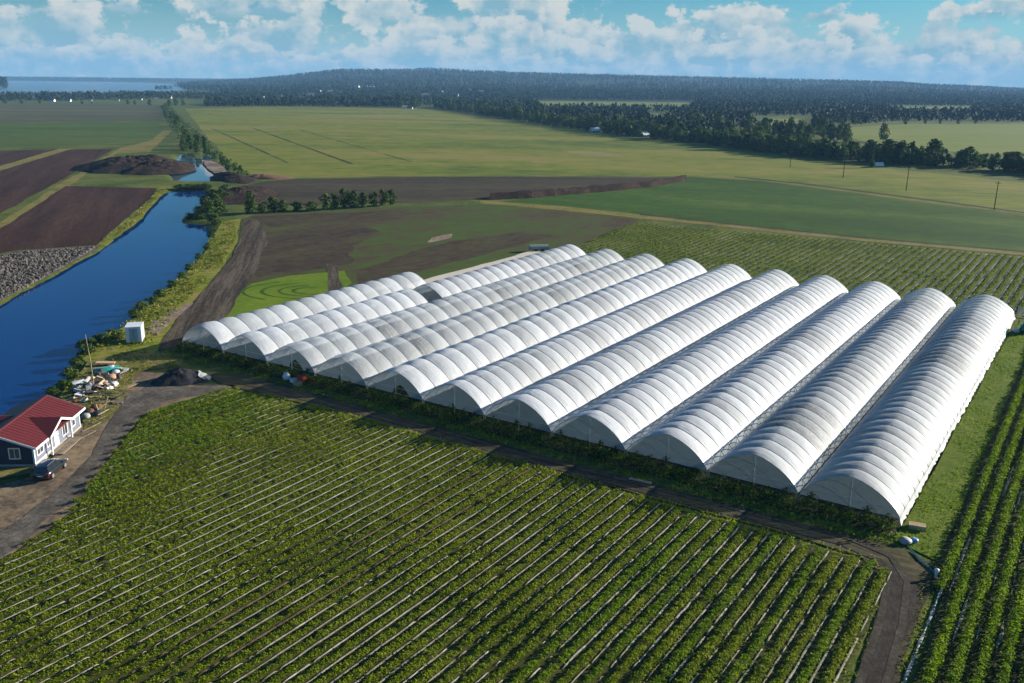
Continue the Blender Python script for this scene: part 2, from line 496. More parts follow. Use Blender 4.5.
def mesh_np(name, V, F, mat, smooth=False):
    V = np.ascontiguousarray(V, dtype=np.float32)
    F = np.ascontiguousarray(F, dtype=np.int32)
    me = bpy.data.meshes.new(name)
    nf, k = F.shape
    me.vertices.add(len(V))
    me.vertices.foreach_set('co', V.ravel())
    me.loops.add(nf * k)
    me.loops.foreach_set('vertex_index', F.ravel())
    me.polygons.add(nf)
    me.polygons.foreach_set('loop_start', np.arange(0, nf * k, k, dtype=np.int32))
    me.polygons.foreach_set('loop_total', np.full(nf, k, dtype=np.int32))
    if smooth:
        me.polygons.foreach_set('use_smooth', np.ones(nf, dtype=bool))
    me.update(calc_edges=True)
    me.validate()
    me.materials.append(MATS[mat] if isinstance(mat, str) else mat)
    return me


def obj_np(name, V, F, mat, parent=None, smooth=False):
    return link(bpy.data.objects.new(name, mesh_np(name, V, F, mat, smooth)), parent)


class MB:
    """collects simple solids into one mesh"""
    def __init__(self):
        self.v, self.f = [], []

    def add(self, vs, fs):
        b = len(self.v)
        self.v += [tuple(x) for x in vs]
        self.f += [tuple(b + i for i in f) for f in fs]
        return self

    def box(self, x0, x1, y0, y1, z0, z1, rz=0.0, c=(0, 0, 0), rx=0.0, ry=0.0):
        vs = [Vector((x, y, z)) for z in (z0, z1) for (x, y) in ((x0, y0), (x1, y0), (x1, y1), (x0, y1))]
        if rz or rx or ry:
            M = Matrix.Rotation(rz, 4, 'Z') @ Matrix.Rotation(ry, 4, 'Y') @ Matrix.Rotation(rx, 4, 'X')
            vs = [M @ v for v in vs]
        vs = [v + Vector(c) for v in vs]
        return self.add(vs, [(0, 3, 2, 1), (4, 5, 6, 7), (0, 1, 5, 4), (1, 2, 6, 5), (2, 3, 7, 6), (3, 0, 4, 7)])

    def prism(self, poly, d, axis='y', at=0.0):
        """poly of (a, z) extruded by d along axis"""
        n = len(poly)
        def P(a, z, k):
            return (a, at + k, z) if axis == 'y' else (at + k, a, z)
        vs = [P(a, z, 0) for a, z in poly] + [P(a, z, d) for a, z in poly]
        fs = [tuple(range(n)), tuple(range(2 * n - 1, n - 1, -1))]
        fs += [(i, i + n, (i + 1) % n + n, (i + 1) % n) for i in range(n)]
        return self.add(vs, fs)

    def tube(self, pts, r, seg=6, cap=True, r1=None):
        pts = [Vector(p) for p in pts]
        n = len(pts)
        vs, fs = [], []
        for i, p in enumerate(pts):
            d = (pts[min(i + 1, n - 1)] - pts[max(i - 1, 0)]).normalized()
            a = d.orthogonal().normalized() if abs(d.z) > 0.9 else d.cross(Vector((0, 0, 1))).normalized()
            b = d.cross(a)
            rr = r if r1 is None else r + (r1 - r) * i / (n - 1)
            for k in range(seg):
                t = 2 * math.pi * k / seg
                vs.append(p + a * math.cos(t) * rr + b * math.sin(t) * rr)
        for i in range(n - 1):
            for k in range(seg):
                q = (k + 1) % seg
                fs.append((i * seg + k, i * seg + q, (i + 1) * seg + q, (i + 1) * seg + k))
        if cap:
            fs.append(tuple(range(seg - 1, -1, -1)))
            fs.append(tuple((n - 1) * seg + k for k in range(seg)))
        return self.add(vs, fs)

    def lathe(self, prof, seg=14, c=(0, 0, 0)):
        vs = [(c[0] + r * math.cos(2 * math.pi * k / seg), c[1] + r * math.sin(2 * math.pi * k / seg), c[2] + z)
              for r, z in prof for k in range(seg)]
        n = len(prof)
        fs = [(i * seg + k, i * seg + (k + 1) % seg, (i + 1) * seg + (k + 1) % seg, (i + 1) * seg + k)
              for i in range(n - 1) for k in range(seg)]
        fs += [tuple(range(seg - 1, -1, -1)), tuple((n - 1) * seg + k for k in range(seg))]
        return self.add(vs, fs)

    def mesh(self, name, mat, bevel=0.0, smooth=False):
        me = bpy.data.meshes.new(name)
        me.from_pydata(self.v, [], self.f)
        bm = bmesh.new(); bm.from_mesh(me)
        bmesh.ops.recalc_face_normals(bm, faces=bm.faces)
        if bevel:
            bmesh.ops.bevel(bm, geom=list(bm.edges), offset=bevel, segments=1, affect='EDGES', profile=0.5)
        bm.to_mesh(me); bm.free()
        if smooth:
            for p in me.polygons: p.use_smooth = True
        me.materials.append(MATS[mat])
        return me

    def build(self, name, mat, parent=None, bevel=0.0, smooth=False):
        return link(bpy.data.objects.new(name, self.mesh(name, mat, bevel, smooth)), parent)


def vnoise(x, y, seed=0):
    """cheap smooth value noise (numpy)"""
    x = np.asarray(x, float); y = np.asarray(y, float)
    xi, yi = np.floor(x), np.floor(y)
    xf, yf = x - xi, y - yi
    xf = xf * xf * (3 - 2 * xf); yf = yf * yf * (3 - 2 * yf)
    def h(a, b):
        s = np.sin(a * 127.1 + b * 311.7 + seed * 74.7) * 43758.5453
        return s - np.floor(s)
    return (h(xi, yi) * (1 - xf) + h(xi + 1, yi) * xf) * (1 - yf) + (h(xi, yi + 1) * (1 - xf) + h(xi + 1, yi + 1) * xf) * yf


def fbm(x, y, seed=0, o=4):
    s, a, t = 0.0, 1.0, 0.0
    for k in range(o):
        s = s + a * vnoise(np.asarray(x) * 2 ** k, np.asarray(y) * 2 ** k, seed + k); t += a; a *= 0.5
    return s / t


def rough_outline(pts, step, jit):
    out = []
    n = len(pts)
    for i in range(n):
        a, b = np.array(pts[i]), np.array(pts[(i + 1) % n])
        L = np.hypot(*(b - a))
        m = max(1, int(L / step))
        nrm = np.array([-(b - a)[1], (b - a)[0]]) / max(L, 1e-6)
        for k in range(m):
            p = a + (b - a) * k / m
            w = (fbm(p[0] / (step * 3) + 3.1, p[1] / (step * 3) + 7.7, 5, 3) - 0.5) * 2 * jit * (1 if k else 0.3)
            out.append(p + nrm * w + np.array([random.uniform(-1, 1), random.uniform(-1, 1)]) * jit * 0.18)
    return out


def sheet(name, pts, z, mat, step=6.0, jit=0.8, kind='structure', parent=None, px=True):
    P = [G(*p) if px else np.array(p, float) for p in pts]
    P = rough_outline(P, step, jit)
    tri = tessellate_polygon([[Vector((p[0], p[1], 0)) for p in P]])
    V = np.array([(p[0], p[1], z) for p in P])
    F = np.array(tri)
    a, b, c = V[F[:, 0]], V[F[:, 1]], V[F[:, 2]]
    cr = (b - a)[:, 0] * (c - a)[:, 1] - (b - a)[:, 1] * (c - a)[:, 0]
    F[cr < 0] = F[cr < 0][:, ::-1]
    o = obj_np(name, V, F, mat, parent)
    if kind and parent is None: o['kind'] = kind
    return o


def inside(px_, py_, poly):
    poly = np.asarray(poly)
    r = np.zeros(np.shape(px_), bool)
    j = len(poly) - 1
    for i in range(len(poly)):
        xi, yi = poly[i]; xj, yj = poly[j]
        c = ((yi > py_) != (yj > py_)) & (px_ < (xj - xi) * (py_ - yi) / (yj - yi + 1e-12) + xi)
        r ^= c
        j = i
    return r


def poly_dist(x, y, poly):
    poly = np.asarray(poly)
    d = np.full(np.shape(x), 1e9)
    for i in range(len(poly)):
        a, b = poly[i], poly[(i + 1) % len(poly)]
        ab = b - a
        t = np.clip(((x - a[0]) * ab[0] + (y - a[1]) * ab[1]) / (ab @ ab + 1e-9), 0, 1)
        d = np.minimum(d, np.hypot(x - a[0] - t * ab[0], y - a[1] - t * ab[1]))
    return d


def leaf_quads(C, size, rng, up=0.6, aspect=0.7):
    """one leaf-shaped quad at each centre; normals scattered about straight up"""
    m = len(C)
    nrm = rng.normal(size=(m, 3)); nrm[:, 2] = np.abs(nrm[:, 2]) + up
    nrm /= np.linalg.norm(nrm, axis=1)[:, None]
    ref = rng.normal(size=(m, 3))
    a = np.cross(nrm, ref); a /= np.linalg.norm(a, axis=1)[:, None] + 1e-9
    b = np.cross(nrm, a)
    s = np.asarray(size)[:, None] * 0.5
    bend = nrm * s * rng.uniform(-0.25, 0.25, (m, 1))
    V = np.stack([C - a * s + bend, C - b * s * aspect, C + a * s + bend, C + b * s * aspect], 1).reshape(-1, 3)
    F = np.arange(4 * m, dtype=np.int32).reshape(m, 4)
    return V, F


def blob_crown(rng, h, w, n, size, trunk=0.25, lobes=9, conic=0.0):
    """leaf clumps spread through several lobes of a crown"""
    cs = []
    for k in range(lobes):
        t = (k + rng.uniform(0, 1)) / lobes
        zz = h * (trunk + (1 - trunk) * (0.12 + 0.78 * t))
        rad = w * 0.5 * ((1 - t) * 0.9 + 0.12 if conic else math.sin(math.pi * (0.18 + 0.72 * t)) ** 0.8)
        an = rng.uniform(0, 2 * math.pi)
        off = rad * rng.uniform(0.15, 0.6)
        cs.append((off * math.cos(an), off * math.sin(an), zz, max(0.16 * w, rad * rng.uniform(0.5, 0.75))))
    cs = np.array(cs)
    i = rng.integers(0, lobes, n)
    d = rng.normal(size=(n, 3)); d /= np.linalg.norm(d, axis=1)[:, None]
    r = cs[i, 3] * rng.uniform(0.55, 1.06, n)
    P = cs[i, :3] + d * r[:, None] * np.array([1, 1, 0.85 if not conic else 1.1])
    P[:, 2] = np.clip(P[:, 2], 0.05 * h, h * 1.05)
    sz = size * rng.uniform(0.6, 1.4, n)
    nrm = d + rng.normal(size=(n, 3)) * 0.5 + np.array([0, 0, 0.3])
    nrm /= np.linalg.norm(nrm, axis=1)[:, None]
    a = np.cross(nrm, rng.normal(size=(n, 3))); a /= np.linalg.norm(a, axis=1)[:, None]
    b = np.cross(nrm, a)
    s = sz[:, None] * 0.5
    V = np.stack([P - a * s, P - b * s * 0.8, P + a * s, P + b * s * 0.8], 1).reshape(-1, 3)
    return V, np.arange(4 * n, dtype=np.int32).reshape(n, 4)


def trunk_mesh(name, h, r, rng, limbs=4):
    m = MB()
    bend = rng.uniform(-0.04, 0.04, 2) * h
    m.tube([(0, 0, -0.2), (bend[0] * 0.4, bend[1] * 0.4, h * 0.3), (bend[0], bend[1], h * 0.62), (bend[0] * 1.2, bend[1] * 1.2, h * 0.9)], r, 6, True, r * 0.25)
    for k in range(limbs):
        a = rng.uniform(0, 6.28); z0 = h * rng.uniform(0.28, 0.6)
        L = h * rng.uniform(0.15, 0.28)
        m.tube([(bend[0] * 0.6, bend[1] * 0.6, z0), (bend[0] + math.cos(a) * L * 0.6, bend[1] + math.sin(a) * L * 0.6, z0 + L * 0.4),
                (bend[0] + math.cos(a) * L, bend[1] + math.sin(a) * L, z0 + L * 0.9)], r * 0.45, 4, True, r * 0.12)
    return m.mesh(name, 'bark')


# ------------------------------------------------------------------ setting: ground, canal, water
CANAL_PX = [(171, 190), (209, 189), (206, 199), (199, 208), (182, 218), (184, 221), (203, 222), (214, 229), (212, 235), (203, 253), (181, 276),
            (159, 293), (140, 309), (128, 322), (97, 340), (79, 353), (69, 371), (53, 390), (30, 402), (-20, 425), (-90, 470), (-160, 480),
            (-130, 360), (0, 302), (20, 290), (43, 279), (76, 260), (100, 248), (113, 237), (133, 223), (149, 206), (161, 193)]
POND_PX = [(181, 153), (174, 162), (167, 171), (174, 180), (227, 181), (228, 176), (215, 174), (207, 169), (202, 163), (206, 160), (213, 159),
           (209, 153), (203, 152), (200, 158), (194, 157), (188, 153)]
canal = [G(*p) for p in CANAL_PX]
pond = [G(*p) for p in POND_PX]


def axis(lo, a, b, hi, d):
    mid = list(np.arange(a, b + d * 0.5, d))
    left, x, s = [], a, d
    while x > lo:
        s *= 1.35; x -= s; left.append(x)
    right, x, s = [], b, d
    while x < hi:
        s *= 1.35; x += s; right.append(x)
    return np.array(left[::-1] + mid + right)


def build_ground():
    xs = np.clip(axis(-8000, -290, -30, 8000, 2.5), -8400, 8400)
    ys = np.clip(axis(-1500, 60, 560, 9000, 2.5), -1900, 9600)
    X, Y = np.meshgrid(xs, ys)
    Z = np.zeros_like(X)
    for poly in (canal, pond):
        d = poly_dist(X, Y, poly)
        sd = np.where(inside(X, Y, poly), -d, d)
        Z = np.minimum(Z, -1.6 * np.clip((1.2 - sd) / 4.5, 0, 1))
    Z += np.where((Z > -0.01), 0, (fbm(X / 4, Y / 4, 3) - 0.5) * 0.35)
    nx, ny = len(xs), len(ys)
    V = np.stack([X, Y, Z], -1).reshape(-1, 3)
    i = np.arange(nx * ny).reshape(ny, nx)
    F = np.stack([i[:-1, :-1], i[:-1, 1:], i[1:, 1:], i[1:, :-1]], -1).reshape(-1, 4)
    o = obj_np('ground', V, F, 'grass_ground', smooth=True)
    o['kind'] = 'structure'


build_ground()


def water(name, poly, z, mat, grow):
    P = np.array(poly); c = P.mean(0)
    P = P + (P - c) / np.linalg.norm(P - c, axis=1)[:, None] * grow
    tri = np.array(tessellate_polygon([[Vector((p[0], p[1], 0)) for p in P]]))
    V = np.array([(p[0], p[1], z) for p in P])
    a, b, cc = V[tri[:, 0]], V[tri[:, 1]], V[tri[:, 2]]
    cr = (b - a)[:, 0] * (cc - a)[:, 1] - (b - a)[:, 1] * (cc - a)[:, 0]
    tri[cr < 0] = tri[cr < 0][:, ::-1]
    o = obj_np(name, V, tri, mat)
    o['kind'] = 'structure'
    return o


water('canal_water', canal, -0.55, 'canal_water', 2.5)
water('pond_water', pond, -0.5, 'pond_water', 3.0)
sheet('lake_water', [(-260, 99), (40, 98), (100, 96), (150, 93), (215, 89), (205, 85.5), (120, 82.0), (0, 80.8), (-260, 78.0)], 0.4, 'lake_water', 300, 25)

# ------------------------------------------------------------------ setting: field sheets
sheet('meadow', [(185, 109), (260, 107), (400, 108.5), (450, 111), (560, 128), (700, 144), (800, 158), (900, 170), (1080, 188), (1080, 222), (900, 199),
                 (760, 181), (690, 176.5), (560, 176), (420, 176), (300, 178), (262, 179), (236, 168), (214, 145), (200, 128)], 0.03, 'meadow', 12, 2.0)
for k, (a, b, w) in enumerate([((213, 129), (288, 163), 1.2), ((250, 127), (352, 164), 1.8), ((300, 130), (412, 162), 1.0)]):
    A, B = G(*a), G(*b)
    d = (B - A) / np.linalg.norm(B - A); nn = np.array([-d[1], d[0]]) * w / 2
    sheet('drain_ditch', [A - nn, B - nn, B + nn, A + nn], 0.06, 'ditch', 4, 0.7, px=False)
sheet('dry_patch', [(246, 126.5), (270, 125.8), (288, 127), (280, 128.6), (252, 128.4)], 0.07, 'dry_patch', 8, 3)
sheet('dry_patch', [(330, 116), (380, 114.5), (420, 116), (380, 118)], 0.07, 'dry_patch', 12, 5)
sheet('dry_patch', [(560, 150), (600, 152), (625, 157), (590, 157)], 0.07, 'dry_patch', 10, 4)
sheet('far_olive_field', [(-40, 104), (60, 103), (160, 105), (168, 112), (160, 121), (-40, 123)], 0.03, 'left_olive', 15, 3)
sheet('far_green_field', [(-40, 124), (158, 122), (163, 129), (150, 140), (70, 146), (-40, 148)], 0.03, 'left_green', 10, 2)
sheet('ploughed_field', [(-90, 240), (0, 229), (66, 186), (162, 188.5), (150, 200), (97, 245), (20, 250), (-90, 268)], 0.04, 'ploughed', 5, 0.8)
sheet('ploughed_field', [(-90, 168), (0, 151), (58, 149), (0, 166), (-90, 195)], 0.04, 'ploughed', 6, 0.8)
sheet('ploughed_field', [(-90, 202), (0, 171), (70, 149.5), (114, 149), (58, 182), (0, 214), (-90, 240)], 0.04, 'ploughed', 6, 0.8)
sheet('dry_verge', [(-90, 247), (0, 222), (62, 183), (120, 148), (150, 141), (163, 131), (172, 131), (150, 152), (118, 153), (72, 184), (0, 231), (-90, 256)], 0.03,
      'yellow_verge', 5, 1.0)
sheet('dry_verge', [(-90, 190), (0, 164), (60, 148.5), (74, 148.5), (0, 172), (-90, 205)], 0.03, 'yellow_verge', 5, 1.0)
sheet('dry_verge', [(95, 250), (98, 244), (130, 216), (150, 199), (160, 187), (172, 186), (164, 194), (150, 208), (134, 225), (114, 238)], 0.045,
      'bank_grass', 4, 0.9)
sheet('rubble_ground', [(-90, 268), (0, 256), (20, 251), (97, 246), (100, 248.5), (78, 260), (44, 279), (20, 290.5), (0, 302), (-90, 340)], 0.05, 'rubble', 3, 0.5)
sheet('brown_field', [(268, 181), (300, 179), (420, 177), (560, 177), (688, 177.5), (620, 187), (510, 198), (420, 203), (300, 205), (272, 206), (240, 204), (232, 188)],
      0.05, 'brown_strip', 8, 1.5)
sheet('dark_green_field', [(690, 177), (760, 181), (900, 200), (1080, 224), (1080, 257), (1024, 252), (860, 238), (640, 215), (560, 207), (490, 203), (560, 195),
                           (640, 186)], 0.05, 'dark_green', 8, 1.0)
sheet('track', [(480, 203.5), (560, 210.5), (640, 218.5), (860, 241), (1080, 261), (1080, 256), (860, 237), (640, 214.5), (560, 206), (480, 200.5)], 0.06, 'yellow_verge',
      6, 0.7)
sheet('track', [(700, 176.5), (760, 180.0), (900, 198), (1080, 221.5), (1080, 218.5), (900, 196), (760, 178.4), (700, 175)], 0.06, 'yellow_verge', 6, 0.6)
sheet('dark_verge', [(735, 177.4), (800, 184.3), (900, 197.2), (1000, 210.2), (1080, 220.4), (1080, 219.6), (1000, 208.8), (900, 195.6), (800, 182.8), (735, 176.4)], 0.075, 'ditch', 3, 0.7)
sheet('dark_verge', [(640, 215.2), (760, 228), (860, 238.4), (1080, 257.5), (1080, 256), (860, 236.4), (760, 226.4), (640, 213.6)], 0.075, 'ditch', 3, 0.7)
sheet('mid_field', [(243, 219), (262, 213), (330, 212), (400, 206.5), (480, 204.5), (560, 211), (640, 220), (618, 232), (598, 241), (560, 250), (405, 287), (340, 300),
                    (300, 290), (262, 282), (240, 290), (232, 268)], 0.06, 'mid_field', 5, 1.0)
sheet('bare_soil', [(262, 238), (300, 226), (352, 224), (380, 232), (352, 246), (352, 264), (300, 272), (258, 278), (256, 258)], 0.075, 'bare_soil', 2.5, 1.6)
sheet('bare_soil', [(352, 272), (400, 256), (450, 242), (520, 232), (556, 236), (500, 250), (440, 266), (400, 276), (360, 286)], 0.075, 'bare_soil', 2.5, 1.6)
sheet('bare_soil', [(250, 217), (300, 214.5), (380, 211), (420, 213), (340, 221), (270, 228)], 0.075, 'bare_soil', 2.5, 1.2)
sheet('bare_soil', [(432, 238), (452, 234), (450, 238.5), (428, 243)], 0.085, 'sand', 2.0, 0.5)
cc = G(318, 291)
for r_, a0, a1 in ((3.2, 100, 290), (5.0, 110, 280), (7.2, 120, 265), (9.6, 130, 235)):
    an = np.radians(np.linspace(a0, a1, 26)); w_ = 0.17 + 0.12 * vnoise(np.arange(26) * 0.7, np.zeros(26) + r_, 3)
    I = np.stack([cc[0] + (r_ - w_) * 1.5 * np.cos(an), cc[1] + (r_ - w_) * np.sin(an), np.full(26, 0.10)], 1)
    O = np.stack([cc[0] + (r_ + w_) * 1.5 * np.cos(an), cc[1] + (r_ + w_) * np.sin(an), np.full(26, 0.10)], 1)
    i = np.arange(25)
    obj_np('wheel_mark', np.concatenate([I, O]), np.stack([i, i + 26, i + 27, i + 1], 1), 'dark_green')['kind'] = 'structure'
sheet('grass_patch', [(214, 330), (232, 300), (252, 284), (290, 276), (345, 271), (352, 283), (330, 298), (330, 320), (240, 345)], 0.08, 'bright_patch', 3, 0.7)
sheet('dirt_track', [(245, 219), (262, 222), (268, 240), (258, 268), (240, 294), (222, 322), (200, 348), (158, 350), (170, 330), (205, 290), (228, 262), (240, 240)],
      0.09, 'track_soil', 3, 0.7)
sheet('dirt_track', [(325, 264), (338, 266), (340, 280), (346, 296), (328, 300), (328, 280)], 0.10, 'track_soil', 2, 0.4)
sheet('canal_bank', [(213, 236), (222, 222), (240, 219), (238, 240), (226, 264), (204, 290), (172, 326), (158, 350), (130, 372), (95, 372), (82, 356), (99, 342), (130, 323),
                     (141, 310), (160, 294), (182, 277), (204, 254)], 0.04, 'bank_grass', 3, 0.7)
sheet('sand_patch', [(188, 303), (176, 309), (152, 323), (146, 334), (158, 335), (176, 318), (196, 303)], 0.07, 'sand', 2, 0.6)
sheet('sand_bar', [(202, 160), (211, 160.5), (222, 166), (230, 172), (226, 175), (214, 173), (207, 168)], 0.05, 'sand', 5, 0.8)
sheet('bright_field', [(760, 119), (804, 118.5), (803, 125.5), (766, 126.5)], 0.05, 'bright_field', 10, 2)
sheet('bright_field', [(826, 129), (900, 124), (1080, 124.5), (1080, 158), (1000, 154), (940, 151), (860, 141)], 0.05, 'bright_field', 10, 2)
sheet('far_field', [(535, 101.2), (690, 103), (680, 107.5), (548, 106)], 0.05, 'bright_field', 20, 4)
sheet('far_field', [(880, 106.5), (970, 107), (960, 111), (905, 111)], 0.05, 'bright_field', 20, 4)
sheet('far_field', [(655, 114), (666, 114), (664, 118), (652, 118)], 0.05, 'bright_field', 20, 2)

# roads and yard
sheet('farm_road', [NTW(*p) for p in [(-104, 78), (-97, 76.0), (-80, 77.2), (-50, 77.0), (-22, 77.6), (-14, 77.2), (-11.5, 73), (-10.2, 66), (-9.2, 50), (-7.4, 50),
                                      (-7.6, 62), (-7.9, 74), (-8.6, 79.5), (-12, 80.9), (-22, 80.4), (-50, 80.2), (-80, 80.4), (-96, 81.0)]], 0.10, 'road_soil', 1.6, 0.30, px=False)
sheet('gravel_road', [(850, 700), (868, 640), (880, 600), (876, 578), (860, 564), (880, 560), (905, 572), (918, 590), (914, 620), (898, 660), (888, 700)], 0.12, 'gravel_road',
      1.2, 0.25)
sheet('yard', [(-60, 640), (-70, 540), (0, 486), (30, 478), (60, 450), (86, 420), (92, 385), (125, 372), (160, 372), (200, 384), (235, 386), (215, 396), (180, 402), (142, 415),
               (112, 455), (70, 512), (0, 565)], 0.10, 'yard_dirt', 2, 0.4)
sheet('yard_road', [(-60, 620), (0, 535), (52, 496), (92, 456), (112, 420), (128, 396), (150, 386), (200, 388), (232, 388), (200, 396), (165, 402), (138, 418), (108, 456),
                    (64, 508), (0, 560)], 0.13, 'yard_gravel', 1.5, 0.5)
sheet('yard_lawn', [(60, 398), (76, 378), (88, 362), (128, 352), (150, 352), (186, 356), (180, 366), (140, 372), (132, 382), (118, 410), (96, 430), (84, 430), (84, 412)],
      0.14, 'yard_grass', 1.5, 0.5)
sheet('yard_lawn', [(-60, 500), (-60, 462), (0, 465), (34, 467), (32, 474), (0, 480)], 0.14, 'yard_grass', 1.5, 0.4)
RUT = [(-95, 78.6), (-70, 78.9), (-50, 78.6), (-24, 79.0), (-16, 79.1), (-12.4, 77.9), (-10.5, 74.5), (-9.6, 68), (-8.8, 57), (-8.2, 46)]
for off in (-0.75, 0.75):
    A = np.array([NTW(*p) for p in RUT])
    tt = np.linspace(0, len(A) - 1, 160)
    C = np.stack([np.interp(tt, range(len(A)), A[:, q]) for q in range(2)], 1)
    d = np.gradient(C, axis=0); d /= np.linalg.norm(d, axis=1)[:, None]
    nn = np.stack([-d[:, 1], d[:, 0]], 1)
    w = 0.22 + 0.14 * fbm(tt * 0.9, tt * 0 + off, 6, 3)
    wob = (fbm(tt * 0.5, tt * 0 + off * 3, 8, 2) - 0.5) * 0.4
    L_, R_ = C + nn * (off + wob - w)[:, None], C + nn * (off + wob + w)[:, None]
    V = np.concatenate([np.c_[L_, np.full(160, 0.135)], np.c_[R_, np.full(160, 0.135)]])
    i = np.arange(159)
    obj_np('wheel_rut', V, np.stack([i, i + 1, i + 161, i + 160], 1), 'rut')['kind'] = 'structure'
sheet('grass_strip', [NTW(*p) for p in [(-12.2, 82), (-8.2, 80), (-8.0, 100), (-8.2, 140), (-8.6, 181), (-11.6, 181), (-12.2, 140)]], 0.08, 'strip_grass', 3, 0.3, px=False)


# ------------------------------------------------------------------ crop rows
def row_leaves(n, t0, t1, dens, half, hgt, size, rng, spacing=0.34, gap=0.04, seed=0):
    L = t1 - t0
    k = int(L / spacing)
    ps = t0 + (np.arange(k) + rng.uniform(-0.25, 0.25, k)) * spacing
    xy = ND[None] * n + TD[None] * ps[:, None]
    vig = 0.62 + 0.75 * fbm(xy[:, 0] / 7, xy[:, 1] / 7, seed, 3) + rng.uniform(-0.18, 0.18, k)
    vig = np.where(rng.uniform(size=k) < gap, 0.25, np.clip(vig, 0.35, 1.35))
    m = max(4, int(dens * spacing))
    idx = np.repeat(np.arange(k), m)
    M = len(idx)
    v = vig[idx]
    s = ps[idx] + rng.normal(size=M) * spacing * 0.36
    lat = np.clip(rng.normal(size=M) * half * 0.5, -half, half) * v
    z = (0.10 + (hgt - 0.10) * rng.uniform(0.25, 1.0, M) * np.sqrt(np.clip(1 - (lat / (half * 1.25)) ** 2, 0.05, 1))) * v
    P = ND[None] * (n + lat)[:, None] + TD[None] * s[:, None]
    C = np.concatenate([P, z[:, None] + 0.1], 1)
    return leaf_quads(C, size * rng.uniform(0.65, 1.3, M) * (0.6 + 0.4 * v), rng, 0.9, 0.8)


def strip_mesh(n, t0, t1, off, wfun, z, step=0.32):
    k = max(2, int((t1 - t0) / step))
    ts = np.linspace(t0, t1, k)
    wob = (fbm(ts / 2.0 + n * 7.3, ts * 0 + n, 9, 2) - 0.5) * 0.12
    w = wfun(ts)
    A = ND[None] * (n + off + wob - w / 2)[:, None] + TD[None] * ts[:, None]
    B = ND[None] * (n + off + wob + w / 2)[:, None] + TD[None] * ts[:, None]
    zz = np.where(w < 0.06, 0.03, z + 0.03 * vnoise(ts * 1.3, ts * 0 + n, 4))
    V = np.concatenate([np.c_[A, zz - 0.03], np.c_[(A + B) / 2, zz], np.c_[B, zz - 0.04]], 0)
    i = np.arange(k - 1)
    F = np.concatenate([np.stack([i, i + 1, i + 1 + k, i + k], 1)[:, ::-1], np.stack([i + k, i + k + 1, i + 1 + 2 * k, i + 2 * k], 1)[:, ::-1]])
    return V, F


# foreground strawberry field
fl = [NTW(*p) for p in [(-13.5, 76.4), (-11.0, 73.5), (-11.0, 40), (-34, 28), (-62, 10), (-74, 20), (-74.2, 33), (-77.2, 41), (-86, 51.2), (-94.4, 61.5), (-95.2, 67.5), (-91.5, 75.6), (-80, 76.6), (-50, 76.6)]]
fore = sheet('strawberry_field', fl, 0.09, 'crop_soil', 3, 0.3, px=False)
fore['label'] = 'foreground strawberry field with pale mulch lines between the rows'
ROW = 1.36
rng = np.random.default_rng(3)
n = -94.6
while n < -11.3:
    edge = np.interp(n, [-95.2, -94.4, -86, -77.2, -74.2, -62, -34, -11], [67, 61.6, 51.4, 41.2, 33.2, 17, 34, 48])
    t0 = edge + rng.uniform(-0.2, 0.6)
    t1 = 76.0 + rng.uniform(-0.5, 0.5) + (0.4 if n > -80 else -0.6)
    lush = np.clip((n + 42) / 25, 0, 1) * 0.55 + np.clip((-66 - n) / 14, 0, 1) * 0.28
    V, F = row_leaves(n, t0, t1, 125 + 15 * lush, 0.35 + 0.12 * lush, 0.42 + 0.12 * lush, 0.155, rng, gap=0.06 - 0.03 * lush, seed=2)
    obj_np('crop_row', V, F, 'lush_leaf' if (n > -30 or n < -80) and rng.uniform() < 0.7 else 'strawberry_leaf', fore)
    brown = abs(n + 48.4) < 0.7 or rng.uniform() < 0.06
    nn = n
    def wf(ts):
        p = ND[None] * nn + TD[None] * ts[:, None]
        f = fbm(p[:, 0] / 9 + 4, p[:, 1] / 9, 21, 3)
        g = 0.5 * vnoise(ts * 1.1, ts * 0 + nn * 3.3, 8) + 0.5 * vnoise(ts * 3.1, ts * 0 + nn * 1.7, 12)
        w = 0.10 - 0.12 * lush + 0.11 * np.clip((ts - 46) / 16, 0, 1) * np.clip((n + 90) / 25, 0, 1) + (f - 0.5) * 0.40 + (g - 0.5) * 0.34
        return np.clip(w, 0.012, 0.17) * (1.5 if brown else 1.0)
    V, F = strip_mesh(n, t0 + 0.3, t1 - 0.1, 0.44 + 0.06 * lush, wf, 0.20)
    obj_np('mulch_strip', V, F, 'mulch_straw' if brown else 'mulch_white', fore, True)
    n += ROW

# side field beyond the grass strip: taller rows
fr = [NTW(*p) for p in [(-8.3, 178), (-8.3, 76), (-6.9, 74), (-6.4, 44), (22, 52), (22, 178)]]
side = sheet('side_field', fr, 0.09, 'crop_soil', 3, 0.15, px=False)
side['label'] = 'field of tall dark green rows beside the grass strip'
n = -7.2
while n < 14:
    t0 = max(49 + 0.75 * n, 44) + 6 + rng.uniform(0, 0.5)
    if n < -6.6: t0 = 75
    V, F = row_leaves(n, t0, min(177, 130 + (n + 8) * 9 if n > 0 else 177), 110, 0.42, 0.80, 0.20, rng, gap=0.02, seed=6)
    obj_np('crop_row', V, F, 'lush_leaf', side)
    if rng.uniform() < 0.8:
        nn = n
        V, F = strip_mesh(n, t0, min(t0 + 60, 150), 0.62, lambda ts: np.clip(0.02 + (fbm(ts / 5, ts * 0 + nn, 3, 3) - 0.52) * 0.9, 0.01, 0.25), 0.16)
        obj_np('mulch_strip', V, F, 'mulch_white', side, True)
    n += 1.42

